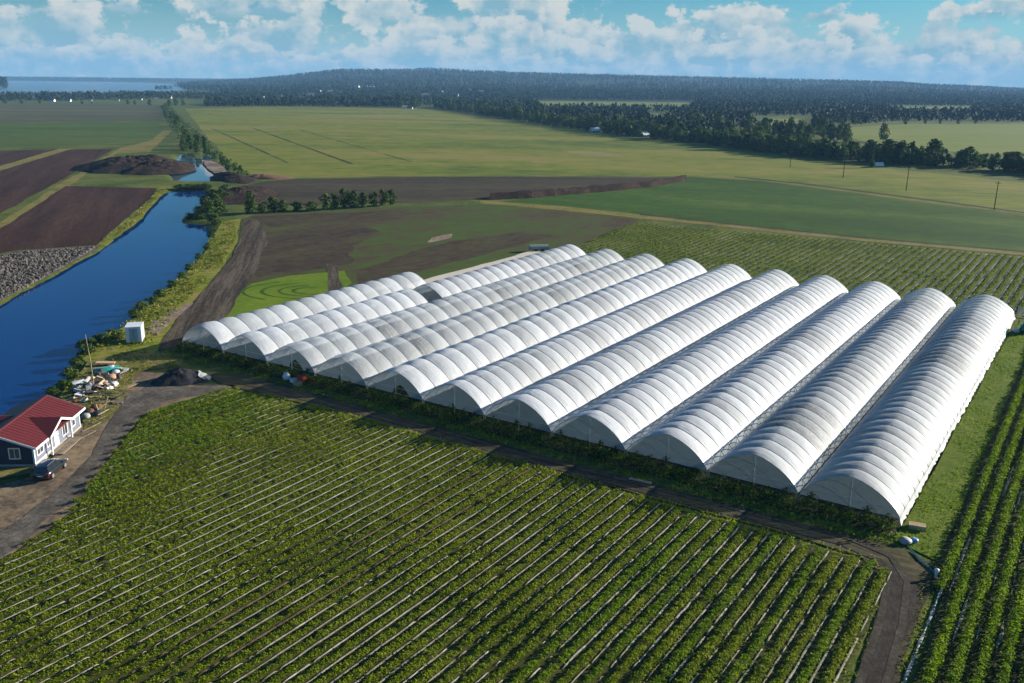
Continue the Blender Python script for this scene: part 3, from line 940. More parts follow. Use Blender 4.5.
# far strawberry field behind the tunnels
bk = [NTW(*p) for p in [(-112, 184), (-112, 205), (-117.5, 244), (-100, 246), (-55, 248.5), (-17, 251), (14, 253), (14, 182), (-8, 182), (-30, 182)]]
back = sheet('back_field', bk, 0.09, 'back_soil', 4, 0.5, px=False)
back['label'] = 'strawberry field with pale green stripes behind the polytunnels'
n = -115.5
while n < 13:
    t1 = np.interp(n, [-117.5, -55, -17, 14], [243, 247.5, 250, 252])
    t0 = np.interp(n, [-117.5, -112, -111.5], [238, 206, 184.5])
    V, F = row_leaves(n, t0, t1, 20, 0.40, 0.45, 0.32, rng, spacing=0.7, gap=0.03, seed=8)
    obj_np('crop_row', V, F, 'back_leaf', back)
    V, F = strip_mesh(n, t0, t1, 0.85, lambda ts: 0.10 + 0.26 * vnoise(ts / 4, ts * 0 + n, 3), 0.14, 2.0)
    obj_np('mulch_strip', V, F, 'mulch_white', back, True)
    n += 1.75

# ------------------------------------------------------------------ polytunnels
SPAN, LEG, RISE = 4.62, 0.95, 2.95


def arch(s, grow=0.0):
    a = abs(s)
    z = LEG + (RISE + grow) * (1 - a ** 1.55) ** 0.72
    return ((SPAN + grow * 0.5) * s, z)


SS = [-1, -0.985, -0.95, -0.89, -0.8, -0.68, -0.54, -0.38, -0.2, -0.07, 0, 0.07, 0.2, 0.38, 0.54, 0.68, 0.8, 0.89, 0.95, 0.985, 1]


def film_bay(bay, puff, seed):
    r = np.random.default_rng(seed)
    ky = 6
    V, F = [], []
    for j in range(ky + 1):
        v = j / ky
        for i, s in enumerate(SS):
            b = puff * (math.sin(math.pi * v) ** 0.75) * (1 - 0.55 * abs(s) ** 6)
            b += (r.uniform(-0.035, 0.035) if 0 < j < ky else 0)
            x, z = arch(s, b)
            V.append((x, v * bay, z - (r.uniform(0, 0.06) if abs(s) == 1 and 0 < j < ky else 0)))
    m = len(SS)
    for j in range(ky):
        for i in range(m - 1):
            a = j * m + i
            F.append((a, a + 1, a + m + 1, a + m))
    return np.array(V), np.array(F)


def hoop_mesh(r):
    m = MB()
    pts = [(x, 0, z) for x, z in [arch(s, 0.03) for s in SS]]
    return m.tube(pts, r, 4, True).mesh('hoop', 'steel', smooth=True)


HOOP = hoop_mesh(0.045)
FILM = {}
for bay, puff, fm in ((3.2, 0.28, 'film'), (3.2, 0.28, 'film_thin'), (3.2, 0.28, 'film_mid'), (2.38, 0.15, 'film'), (2.38, 0.16, 'film_mid')):
    FILM[(bay, fm)] = [mesh_np('film_panel', *film_bay(bay, puff * random.uniform(0.75, 1.2), 50 + q), fm, True) for q in range(6)]
legm = MB().tube([(0, 0, -0.3), (0, 0, LEG + 0.05)], 0.05, 6).mesh('leg', 'steel')


def end_panel_mesh(kind, seed):
    """film hung inside the end hoop down to the leg tops; kind 1 has a parted door gap"""
    V, F = [], []
    low = LEG - 0.05
    ss = [s for s in SS]
    for i, s in enumerate(ss):
        x, z = arch(s, -0.02)
        gap = kind == 1 and -0.05 < s < 0.5
        lo = low if not gap else max(low, min(z - 0.15, LEG + 1.25 - abs(s - 0.2) * 2.6))
        for q in range(5):
            V.append((x, 0.03 * math.sin(i * 1.7 + q), lo + (z - lo) * q / 4))
    for i in range(len(ss) - 1):
        for q in range(4):
            a = i * 5 + q
            F.append((a, a + 5, a + 6, a + 1))
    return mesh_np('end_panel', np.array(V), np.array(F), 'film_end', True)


END = {0: end_panel_mesh(0, 1), 1: end_panel_mesh(1, 2)}
postm = MB().tube([(0, 0, 0), (0, 0, LEG + RISE - 0.1)], 0.04, 5).mesh('door_post', 'steel')
barm = MB().tube([(-SPAN, 0, 0), (SPAN, 0, 0)], 0.03, 5).mesh('crossbar', 'steel')


def add(name, me, parent, loc=(0, 0, 0), rz=0.0, sc=None):
    o = bpy.data.objects.new(name, me)
    o.location = loc
    o.rotation_euler = (0, 0, rz)
    if sc: o.scale = sc
    return link(o, parent)


def tunnel(n, t0, t1, bay, fm, label, endkind=0, skirt=0, front=True):
    x, y = NTW(n, t0)
    T = empty('polytunnel', (x, y, 0.09), -YAW, label, 'polytunnel', 'polytunnels standing side by side in one block')
    nb = max(2, round((t1 - t0) / bay))
    sc = (t1 - t0) / nb / bay
    for k in range(nb):
        add('film_panel', random.choice(FILM[(bay, fm)]), T, (0, k * bay * sc, 0), 0, (1, sc, 1))
    for k in range(nb + 1):
        add('hoop', HOOP, T, (0, k * bay * sc, 0))
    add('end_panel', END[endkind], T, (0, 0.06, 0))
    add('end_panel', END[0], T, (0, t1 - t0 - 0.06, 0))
    for yy in (0.0, t1 - t0):
        add('door_post', postm, T, (0.1, yy + (0.14 if yy == 0 else -0.14), 0))
        for zz in ((LEG - 0.02, LEG + 0.75) if yy == 0 else (LEG,)):
            s = 1.0 if zz < LEG + 0.1 else 0.93
            add('crossbar', barm, T, (0, yy - 0.02, zz), 0, (s, 1, 1))
    for k in range(nb + 1):
        for sgn in (-1, 1):
            if k in (0, nb) or sgn == skirt or k % 6 == 0:
                add('leg', legm, T, (sgn * (SPAN + 0.01), k * bay * sc, 0))
    if skirt:
        L = t1 - t0
        r = np.random.default_rng(9)
        ys = np.arange(0, L + 0.1, 0.6)
        zt = LEG + 0.03 + 0 * ys
        zm = 0.6 + r.uniform(-0.12, 0.12, len(ys))
        zl = 0.12 + r.uniform(0, 0.28, len(ys))
        V = np.concatenate([np.c_[skirt * (SPAN + 0.06) + 0 * ys, ys, zt], np.c_[skirt * (SPAN + 0.14) + r.uniform(-0.06, 0.06, len(ys)), ys, zm],
                            np.c_[skirt * (SPAN + 0.24) + r.uniform(-0.12, 0.12, len(ys)), ys, zl]])
        m = len(ys); i = np.arange(m - 1)
        F = np.concatenate([np.stack([i, i + 1, i + 1 + m, i + m], 1), np.stack([i + m, i + m + 1, i + 1 + 2 * m, i + 2 * m], 1)])
        obj_np('side_skirt', V, F, 'film_thin', T, True)
    return T


NC = [-112.2 + 9.51 * i for i in range(11)]
ORD = ['first', 'second', 'third', 'fourth', 'fifth', 'sixth', 'seventh', 'eighth', 'ninth', 'tenth', 'eleventh']
TF, TB = 84.7, 179.7
tunnel(NC[0], TF, 134.2, 3.2, 'film', 'shortest whole white polytunnel, beside the bright grass patch', skirt=-1)
tunnel(NC[1], TF, 122.6, 3.2, 'film', 'front piece of the broken second polytunnel from the canal, white film')
tunnel(NC[1], 126.6, TB, 3.2, 'film', 'rear piece of the broken second polytunnel, white film, behind the gap')
for i in range(2, 11):
    fm = {2: 'film_mid', 3: 'film_thin', 4: 'film'}.get(i, 'film_mid' if i in (9, 10) else 'film')
    lab = {2: 'white polytunnel third from the canal side, with a parted end flap',
           3: 'polytunnel fourth from the canal side, clearer greyish film than its neighbours',
           10: 'outermost polytunnel beside the grass strip, with skirt down its open flank'}.get(
        i, f'long white polytunnel, {ORD[i]} counting from the canal side')
    tunnel(NC[i], TF, TB, 3.2 if i < 5 else 2.38, fm, lab, 1 if i in (2, 4) else 0, 1 if i == 10 else 0)

# planting inside and just in front of the tunnels
bed = sheet('tunnel_bed', [NTW(*p) for p in [(-117, 82.2), (-12.2, 82.4), (-12.3, 181), (-117, 181)]], 0.08, 'tunnel_soil', 4, 0.2, px=False)


def cane_row(L, seed, hgt, mat='shaded_cane_leaf'):
    r = np.random.default_rng(seed)
    m = int(L * 44)
    s = r.uniform(0, L, m)
    b = fbm(s / 1.1, s * 0 + seed, 3, 3)
    lat = np.clip(r.normal(size=m) * 0.30, -0.6, 0.6)
    z = (0.08 + (hgt * (0.55 + 0.8 * b)) * r.uniform(0.1, 1, m) * np.sqrt(np.clip(1 - (lat / 0.75) ** 2, 0.1, 1)))
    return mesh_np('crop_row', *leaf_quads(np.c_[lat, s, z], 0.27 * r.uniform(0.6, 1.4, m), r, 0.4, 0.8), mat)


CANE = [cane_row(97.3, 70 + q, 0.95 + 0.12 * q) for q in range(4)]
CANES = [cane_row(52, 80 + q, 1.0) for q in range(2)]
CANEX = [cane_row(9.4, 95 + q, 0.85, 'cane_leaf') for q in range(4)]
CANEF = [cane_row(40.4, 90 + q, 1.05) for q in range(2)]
for i in range(11):
    for q, off in enumerate((-3.5, -1.75, 0, 1.75, 3.5)):
        t = 82.3 + random.uniform(-0.2, 0.5)
        for mlist, tt in ([(CANES, t)] if i == 0 else [(CANEF, t), (CANE[:0] or CANES, 126.9)] if i == 1 else [(CANE, t)]):
            x, y = NTW(NC[i] + off + random.uniform(-0.1, 0.1), tt)
            add('crop_row', random.choice(mlist), bed, (x, y, 0.08), -YAW)

for i in range(11):
    for tt in (83.6,):
        x, y = NTW(NC[i] - 4.6, tt + random.uniform(-0.25, 0.25))
        add('crop_row', random.choice(CANEX), bed, (x, y, 0.08), -YAW - math.pi / 2)

# pale sheet rolled along the bare bed behind the shortest tunnel
V, F = strip_mesh(-115.2, 136, 185, 0, lambda ts: 2.6 + 1.2 * vnoise(ts / 4, ts * 0, 3), 0.35, 1.0)
o = obj_np('ground_sheet', V, F, 'tarp_cream', None, True)
tag(o, 'long cream plastic sheet lying on the bare bed behind the shortest polytunnel', 'plastic sheet')

# ------------------------------------------------------------------ hills and far woods
HP = [(-400, -12), (100, -12), (185, -7), (230, -2.4), (270, 0.3), (310, 4.8), (345, 9.1), (390, 9.6), (430, 11.0), (470, 9.5), (520, 8.0), (600, 6.9), (680, 5.7),
      (760, 4.6), (840, 3.5), (885, 3.0), (905, 1.2), (940, 0.2), (990, -1.8), (1024, -2.6), (1400, -4)]
HX = np.array([(u - 512) / FPX * 5000 for u, _ in HP])
HH = np.array([max(0.0, 40 + a * 5000 / FPX - 12) for _, a in HP])


def hill_h(x, y):
    """height of the wooded ridge; the crest runs across about five kilometres out"""
    xe = x / np.maximum(y, 500) * 5000
    h = np.interp(xe, HX, HH)
    prof = np.interp(y, [1900, 2600, 3600, 4500, 5000, 5600, 7500], [0, 0.10, 0.42, 0.86, 1.0, 0.93, 0.0])
    bump = (fbm(x / 420, y / 420, 12, 4) - 0.5) * 16 * np.clip(prof * 1.6, 0, 1) * (h > 4)
    bump = np.where(y > 4700, bump * 0.25, bump)
    far = np.where(y > 6800, 14 * np.clip((y - 6800) / 700, 0, 1) * np.clip((13000 - y) / 2500, 0, 1), 0)
    return np.maximum(h * prof + bump, far)


def build_hills():
    xs = np.arange(-8280, 8281, 120.0)
    ys = np.concatenate([np.arange(1800, 6000, 90.0), np.arange(6000, 9500, 175.0)])
    X, Y = np.meshgrid(xs, ys)
    Z = hill_h(X, Y)
    Z = np.where(Z < 0.3, -3.0, Z)
    nx, ny = len(xs), len(ys)
    i = np.arange(nx * ny).reshape(ny, nx)
    F = np.stack([i[:-1, :-1], i[:-1, 1:], i[1:, 1:], i[1:, :-1]], -1).reshape(-1, 4)
    o = obj_np('hills', np.stack([X, Y, Z], -1).reshape(-1, 3), F, 'hill_ground', smooth=True)
    o['kind'] = 'structure'


build_hills()


def crowns(P, hgt, wid, rng, conifer, nq=16):
    """ragged crowns for woods far off: a dozen leaf clumps round each base point"""
    m = len(P)
    t = (np.arange(nq)[None] + rng.uniform(0, 1, (m, nq))) / nq
    con = conifer[:, None]
    zf = np.where(con, 0.06 + 0.92 * t, 0.15 + 0.80 * t)
    rf = np.where(con, 1.02 - t, np.sin(np.pi * (0.12 + 0.74 * t)) ** 0.8)
    a = rng.uniform(0, 6.283, (m, nq))
    r = wid[:, None] * 0.5 * rf * rng.uniform(0.35, 0.85, (m, nq))
    C = np.stack([P[:, :1] + np.cos(a) * r, P[:, 1:2] + np.sin(a) * r, P[:, 2:] + hgt[:, None] * zf], -1).reshape(-1, 3)
    out = np.stack([np.cos(a), np.sin(a), 0.35 + 0 * a], -1).reshape(-1, 3) + rng.normal(size=(m * nq, 3)) * 0.45
    out /= np.linalg.norm(out, axis=1)[:, None]
    u = np.cross(out, rng.normal(size=(m * nq, 3))); u /= np.linalg.norm(u, axis=1)[:, None]
    v = np.cross(out, u)
    sz = (np.repeat(wid, nq) * np.where(np.repeat(conifer, nq), 0.24, 0.21) * rng.uniform(0.7, 1.4, m * nq))[:, None]
    V = np.stack([C - u * sz, C - v * sz, C + u * sz, C + v * sz], 1).reshape(-1, 3)
    return V, np.arange(4 * m * nq, dtype=np.int32).reshape(-1, 4)


def stones(P, hgt, wid, rng):
    """faceted lumps"""
    m = len(P)
    seg = 5
    V = np.zeros((m, seg * 2 + 1, 3))
    ph = rng.uniform(0, 6.28, m)
    for k, (zz, rr) in enumerate([(0.0, 0.9), (0.6, 0.85)]):
        for q in range(seg):
            a = ph + 2 * math.pi * (q + 0.5 * k) / seg
            r = wid * 0.5 * rr * rng.uniform(0.65, 1.3, m)
            V[:, k * seg + q, 0] = P[:, 0] + np.cos(a) * r
            V[:, k * seg + q, 1] = P[:, 1] + np.sin(a) * r
            V[:, k * seg + q, 2] = P[:, 2] + hgt * (zz + rng.uniform(-0.1, 0.1, m))
    V[:, -1] = P + np.c_[rng.uniform(-0.2, 0.2, (m, 2)) * wid[:, None], hgt]
    f = []
    for q in range(seg):
        a, b = q, (q + 1) % seg
        f += [(a, b, a + seg), (b, b + seg, a + seg), (seg + a, seg + b, 2 * seg)]
    F = (np.array(f)[None] + (np.arange(m) * (seg * 2 + 1))[:, None, None]).reshape(-1, 3)
    return V.reshape(-1, 3), F


HILLH = [(278, 97), (303, 95.5), (312, 95.3), (318, 91.5), (331, 92.2), (340, 92.5), (357, 86.5), (365, 86.0), (372, 86), (384, 85.0), (468, 90), (440, 92), (455, 95), (425, 95.5), (482, 92), (300, 99), (260, 98)]


def slope_point(u, v):
    """where the sight line through u, v meets the valley floor or the wooded slope"""
    uu, vv = u - 512, v - 341.5
    cr, sr = math.cos(ROLL), math.sin(ROLL)
    a, b2 = uu * cr + vv * sr, -uu * sr + vv * cr
    c, s_ = math.cos(PITCH), math.sin(PITCH)
    D = np.array([a, FPX * c - b2 * s_, -FPX * s_ - b2 * c])
    for yy in np.arange(1400, 5000, 20.0):
        q = D * (yy / D[1])
        hz = max(0.0, float(hill_h(np.array(q[0]), np.array(q[1]))))
        if CAM_H + q[2] - 3 <= hz:
            return (q[0], q[1], hz)


HILLP = [p for p in (slope_point(u, v) for u, v in HILLH) if p]


def wood(name, P, hmin, hmax, rng, label, cf=0.5, mat='far_forest', nq=16):
    for hp_ in HILLP:        # gardens stay open in front of the village houses
        P = P[~((np.abs(P[:, 0] - hp_[0] * P[:, 1] / hp_[1]) < 13) & (P[:, 1] > hp_[1] - 170) & (P[:, 1] < hp_[1] + 12))]
    m = len(P)
    con = rng.uniform(size=m) < cf
    h = rng.uniform(hmin, hmax, m)
    w = np.where(con, h * 0.42, h * rng.uniform(0.6, 0.9, m))
    V, F = crowns(P, h, w, rng, con, nq)
    o = obj_np(name, V, F, mat)
    tag(o, label, 'wood', kind='stuff')
    return o


rng = np.random.default_rng(21)
# wooded ridge
m = 30000
y = 2300 + 3300 * rng.uniform(size=m) ** 1.1
x = (rng.uniform(-330, 1100, m) - 512) / FPX * y * 1.02
z = hill_h(x, y)
clear = fbm(x / 260 + 3, y / 260, 33, 3)
keep = (z > 0.6) & ((clear < 0.63) | (y > 4600) | (z < 8))
P = np.c_[x, y, z - 0.5][keep]
wood('ridge_forest', P, 9, 15, rng, 'dark blue-green forest covering the long ridge on the skyline', 0.6, nq=11)
# far shore of the lake
m = 5000
y = rng.uniform(6900, 8200, m); x = (rng.uniform(-60, 330, m) - 512) / FPX * y
wood('far_shore_forest', np.c_[x, y, hill_h(x, y) - 0.5], 10, 17, rng, 'thin dark line of forest on the far shore of the lake', 0.6)


def px_wood(name, poly, spacing, hmin, hmax, label, cf=0.45, holes=(), mat='far_forest'):
    W_ = [G(*p) for p in poly]
    A = np.array(W_)
    lo, hi = A.min(0), A.max(0)
    gx, gy = np.meshgrid(np.arange(lo[0], hi[0], spacing), np.arange(lo[1], hi[1], spacing))
    gx = (gx + rng.uniform(-0.5, 0.5, gx.shape) * spacing).ravel()
    gy = (gy + rng.uniform(-0.5, 0.5, gy.shape) * spacing).ravel()
    k = inside(gx, gy, A)
    for h in holes:
        k &= ~inside(gx, gy, np.array([G(*p) for p in h]))
    gx, gy = gx[k], gy[k]
    z = np.maximum(hill_h(gx, gy), 0) - 0.3
    return wood(name, np.c_[gx, gy, z], hmin, hmax, rng, label, cf, mat, 10)


HOLES = [[(530, 99.8), (698, 101.5), (686, 110.5), (545, 109.5)], [(750, 116), (815, 115.5), (810, 131), (756, 131)], [(876, 105.5), (980, 106), (965, 113), (900, 113)],
         [(645, 112.5), (672, 112.5), (668, 121), (648, 121)], [(815, 127), (900, 122.5), (1120, 123), (1120, 170), (880, 147)]]
px_wood('valley_forest', [(430, 106), (300, 103), (210, 104), (205, 96), (320, 93.5), (520, 93.5), (760, 96), (1120, 99), (1120, 123), (900, 121), (822, 128), (806, 140), (700, 136),
                          (600, 124), (520, 115)], 10, 6, 11, 'dark mixed forest filling the valley between the meadow and the ridge', 0.4, HOLES)
px_wood('hedge_wood', [(205, 106.5), (300, 106), (420, 107.5), (420, 105), (300, 103.5), (205, 104)], 9, 8, 13, 'dark wood edge along the far end of the meadow', 0.3)
px_wood('lakeside_wood', [(-60, 101.5), (60, 101), (170, 99), (200, 100), (205, 96), (150, 95.5), (60, 97), (-60, 97.5)], 12, 7, 13, 'dark tree belt between the fields and the lake', 0.6)
px_wood('lakeside_wood', [(-30, 89), (6, 88.6), (10, 86.8), (-30, 86.5)], 26, 25, 40, 'dark wooded point at the edge of the lake', 0.6)
px_wood('lake_islet', [(155, 89.6), (172, 89.3), (172, 88.9), (155, 89)], 14, 8, 14, 'small dark wooded islet in the lake', 0.6)

# ------------------------------------------------------------------ individual trees of the belt
rng = np.random.default_rng(5)
TREES = []
for q in range(7):
    conic = 1.0 if q in (2, 5) else 0.0
    h = 1.0
    V, F = blob_crown(rng, 12.0, (9.0 if not conic else 5.5), 520, 1.15, 0.0, 12, conic)
    TREES.append((mesh_np('crown', V, F, 'tree_leaf'), trunk_mesh('trunk', 11.0, 0.22, rng)))
kinds = ['broad leafy tree of the dark meadow belt,', 'pointed conifer of the dark meadow belt,']


def tree(p, h, q, label, group, cat='tree', name='tree', wide=1.0):
    o = empty(name, (p[0], p[1], 0.0), random.uniform(0, 6.28), label, cat, group)
    s = h / 12.0
    o.scale = (s * wide, s * wide, s)
    add('crown', TREES[q][0], o)
    add('trunk', TREES[q][1], o)
    return o


belt = [(432, 107), (470, 113), (520, 121), (560, 127), (610, 134), (660, 140), (700, 143.5), (750, 151), (800, 157), (850, 161), (900, 165.5), (950, 167.5), (985, 169.5), (1015, 173), (1075, 180)]
BW = [G(*p) for p in belt]
tot = 0
for a, b in zip(BW[:-1], BW[1:]):
    L = np.linalg.norm(b - a)
    d = (b - a) / L
    nn = np.array([d[1], -d[0]])
    if nn[1] < 0: nn = -nn
    step = 11.5 if np.hypot(*a) > 900 else 8.0 if np.hypot(*a) > 640 else 5.4
    for k in range(int(L / step)):
        for lay in range(2):
            p = a + d * (k + random.random()) * step + nn * (3 + lay * 9 + random.uniform(-4, 4))
            q = random.choice([0, 1, 3, 4, 6, 0, 1, 2, 5])
            con = q in (2, 5)
            dist = np.hypot(*p)
            h = random.uniform(7, 12) + (3.5 if lay and random.random() < 0.35 else 0) - (2.0 if dist < 640 and not lay else 0)
            tree(p, h, q, kinds[con] + (' at its near end by the track' if dist < 560 else ' before the bright field' if dist < 720 else ' past the white sheds' if dist < 950 else ' at its far thin end'), 'trees of the dark belt along the meadow', wide=random.uniform(1.0, 1.45))
            tot += 1
fill = []
for a, b in zip(BW[:-1], BW[1:]):
    L = np.linalg.norm(b - a); d = (b - a) / L
    nn = np.array([d[1], -d[0]]); nn = nn if nn[1] > 0 else -nn
    m = int(L / (1.6 if np.hypot(*a) > 700 else 0.5))
    fill.append(a + d * rng.uniform(0, L, (m, 1)) + nn * rng.uniform(2, 34, (m, 1)))
fill = np.concatenate(fill)
wood('belt_undergrowth', np.c_[fill, np.full(len(fill), -0.2)], 4, 8.5, rng, 'dense undergrowth filling the dark belt along the meadow', 0.1, 'tree_leaf')
# second belt in front of the bright field
for u, v in [(822, 137), (830, 140), (838, 139), (846, 142), (700, 129), (716, 131), (730, 133), (745, 135), (760, 137), (775, 136), (790, 138), (803, 139), (812, 141), (690, 126)]:
    for _ in range(2):
        tree(G(u + random.uniform(-4, 4), v + random.uniform(-1.5, 1.5)), random.uniform(11, 16), random.choice([0, 1, 3, 4, 6]),
             'tall leafy tree of the grove beside the bright field', 'grove beside the bright field')
tree(G(883, 141.5), 13.5, 0, 'lone round tree standing in the bright yellow-green field', None, wide=0.85)
tree(G(399, 107.8), 21, 0, 'tall broad tree standing above the wood edge at the far end of the meadow', None)
tree(G(415, 108), 20, 3, 'second tall tree at the far corner of the meadow, by the pale sheds', None, wide=0.8)
tree(G(871, 167.5), 9, 2, 'pale slim tree at the meadow edge beside the white sheds', None)
for u, v, h in [(905, 124.5, 9), (925, 124, 6), (940, 124.3, 5), (855, 124.5, 8), (958, 124.2, 7), (975, 123.8, 5)]:
    tree(G(u, v), h, random.choice([0, 1, 3, 4, 6]), 'bush on the far side of the bright field', 'bushes beyond the bright field', 'bush', 'bush')

# trees down the ditch beside the pond
for k in range(30):
    f = k / 29
    u = np.interp(f, [0, 0.3, 0.55, 0.8, 1], [163, 172, 190, 215, 240]) + random.uniform(-4, 4)
    v = np.interp(f, [0, 0.3, 0.55, 0.8, 1], [108, 122, 140, 158, 175]) + random.uniform(-2, 2)
    tree(G(u, v), random.uniform(5, 9) * (1 if f < 0.75 else 0.55), random.choice([0, 1, 3, 4, 6]), 'dark bushy tree in the line down the ditch past the pond',
         'trees along the ditch', wide=0.9)
for u, v, h in [(184, 152, 8), (190, 150, 9), (196, 153, 7), (200, 149, 8), (186, 146, 9)]:
    tree(G(u, v), h, random.choice([0, 1, 4]), 'dark tree at the head of the pond', 'trees at the head of the pond', wide=0.9)
# field bushes far left
for u, v, h in [(5, 103.5, 9), (22, 104, 7), (40, 103.8, 6), (128, 104.5, 8), (135, 105, 7), (150, 105.5, 9), (92, 104, 4), (82, 104.2, 5), (170, 106.5, 10), (176, 106, 11), (183, 105.5, 9)]:
    tree(G(u, v), h, random.choice([0, 1, 4]), 'low dark tree at the far end of the olive field', 'low trees beyond the olive field', wide=1.2)

# ------------------------------------------------------------------ shrubs with visible leaves
rng = np.random.default_rng(8)
SHRUBS = []
for q in range(5):
    V, F = blob_crown(rng, 3.0, 3.0, 520, 0.34, 0.02, 9)
    SHRUBS.append((mesh_np('foliage', V, F, 'bush_leaf'), trunk_mesh('stem', 2.4, 0.07, rng, 5)))


def shrub(p, h, w, label, group, z=0.0):
    o = empty('shrub', (p[0], p[1], z), random.uniform(0, 6.28), label, 'shrub', group)
    o.scale = (w / 3, w / 3, h / 3)
    f, s = random.choice(SHRUBS)
    add('foliage', f, o); add('stem', s, o)


for u, v, h, w in [(250, 214, 7, 5), (272, 212, 5, 6), (282, 212, 4, 5), (296, 211, 3.2, 5), (311, 211, 3.2, 5), (325, 210, 5.5, 5), (335, 209, 5, 5), (345, 208.5, 6.5, 5), (354, 208, 6, 5),
                   (363, 207.5, 5, 4.5), (374, 206.5, 5, 4), (383, 206, 5.5, 4), (392, 205, 5.5, 4), (262, 213, 3, 4)]:
    shrub(G(u, v), h, w, 'green shrub in the hedge line between the brown field and the mottled field', 'shrubs in the hedge line')
for u, v, h, w in [(215, 205, 4, 7), (208, 210, 4.5, 6), (203, 214, 3, 6), (190, 218.5, 2, 5), (198, 219, 2.4, 6), (210, 218, 4, 6), (216, 224, 3, 6), (212, 197, 3, 6), (222, 200, 4, 7),
                   (207, 189, 2.4, 6), (199, 189, 2.2, 6), (190, 189, 2.2, 6), (181, 189, 2.0, 6), (226, 192, 3, 6), (217, 213, 4, 6), (224, 212, 3, 5)]:
    shrub(G(u, v), h, w, 'leafy shrub crowding the spit where the canal meets the pond', 'shrubs on the canal spit', -0.25)
for u, v, h, w in [(212, 238, 2, 3), (207, 250, 1.8, 3), (200, 259, 1.6, 3), (190, 270, 1.6, 3), (183, 278, 1.5, 3), (172, 287, 1.6, 3.2), (160, 297, 1.8, 3), (151, 304, 1.6, 3), (143, 311, 2, 3.2),
                   (135, 318, 1.8, 3), (112, 334, 1.0, 3), (104, 339, 1.2, 3), (97, 343, 1.3, 3), (90, 348, 1.8, 3.5), (84, 355, 1.8, 3.2), (78, 364, 1.4, 3), (70, 376, 1.4, 3), (62, 388, 1.3, 3),
                   (118, 338, 1.0, 3), (54, 394, 1.2, 2.5)]:
    shrub(G(u, v), h, w, 'low shrub on the bank of the blue canal', 'shrubs along the canal bank', -0.15)


# reeds and rank grass, uncountable
def tufts(name, poly, dens, hgt, size, label, mat, z=0.0, px=True, fade=None):
    A = np.array([G(*p) for p in poly]) if px else np.array([NTW(*p) for p in poly])
    lo, hi = A.min(0), A.max(0)
    m = int((hi - lo)[0] * (hi - lo)[1] * dens)
    x = rng.uniform(lo[0], hi[0], m); y = rng.uniform(lo[1], hi[1], m)
    k = inside(x, y, A)
    x, y = x[k], y[k]
    cl = fbm(x / 2.5, y / 2.5, 40, 3)
    k = cl + rng.uniform(-0.2, 0.2, len(x)) > 0.45
    x, y, cl = x[k], y[k], cl[k]
    m = len(x)
    C = np.c_[x, y, z + hgt * rng.uniform(0.1, 1, m) * (0.4 + cl)]
    V, F = leaf_quads(C, size * rng.uniform(0.6, 1.4, m), rng, 0.25, 0.5)
    o = obj_np(name, V, F, mat)
    return tag(o, label, 'grass', kind='stuff')


tufts('bank_reeds', [(213, 234), (222, 222), (238, 222), (236, 240), (222, 264), (198, 290), (166, 326), (150, 345), (100, 352), (82, 356), (97, 341), (128, 322), (140, 309), (159, 293),
                     (181, 276), (203, 253)], 7, 0.7, 0.5, 'rank yellow-green grass along the canal bank', 'reed_leaf', -0.1)
tufts('bank_reeds', [(160, 188), (170, 187), (160, 197), (147, 210), (132, 226), (112, 239), (98, 249), (94, 247), (112, 233), (130, 217), (146, 203)], 7, 0.6, 0.5,
      'dry yellow grass between the ploughed field and the canal', 'reed_leaf', -0.1)
tufts('yard_weeds', [(60, 398), (76, 378), (88, 362), (128, 352), (150, 352), (186, 356), (180, 366), (140, 372), (132, 382), (118, 410), (100, 425), (88, 425), (84, 405)], 9, 0.35, 0.3,
      'patchy weeds around the scrap in the yard', 'reed_leaf', 0.12)
tufts('ditch_scrub', [(160, 107), (168, 106), (180, 118), (196, 132), (206, 144), (222, 158), (240, 170), (252, 180), (236, 184), (226, 170), (210, 156), (192, 150), (178, 140), (166, 122)], 0.35, 3.6, 1.5,
      'dark scrub filling the ditch beside the pond', 'tree_leaf')
tufts('verge_grass', [(-12.3, 82), (-8.3, 80), (-8.1, 100), (-8.3, 178), (-11.9, 178)], 26, 0.16, 0.17, 'short green grass beside the outermost polytunnel', 'lush_leaf', 0.08, False)
tufts('verge_grass', [(-96, 80.2), (-12.5, 80.2), (-11.5, 83.0), (-116, 83.2), (-116, 80.5)], 30, 0.35, 0.26, 'weeds growing along the tunnel fronts', 'cane_leaf', 0.08, False)
tufts('verge_grass', [(-95.5, 75.3), (-80, 77.5), (-50, 77.3), (-13, 77.6), (-11.4, 74.6), (-13, 76.2), (-50, 76.2), (-94, 75.3)], 40, 0.3, 0.22, 'thin grass between the road and the strawberry rows', 'strawberry_leaf', 0.1, False)
tufts('verge_grass', [(-11.4, 74), (-10.4, 66), (-9.4, 50), (-11.2, 46)], 16, 0.2, 0.2, 'thin grass beside the bend of the road', 'strawberry_leaf', 0.1, False)
tufts('verge_grass', [(-8.2, 80), (-7.5, 74), (-7.0, 55), (-7.8, 50), (-7.9, 70), (-9.5, 80)], 18, 0.2, 0.2, 'grass strip between the road and the side field', 'strawberry_leaf', 0.1, False)


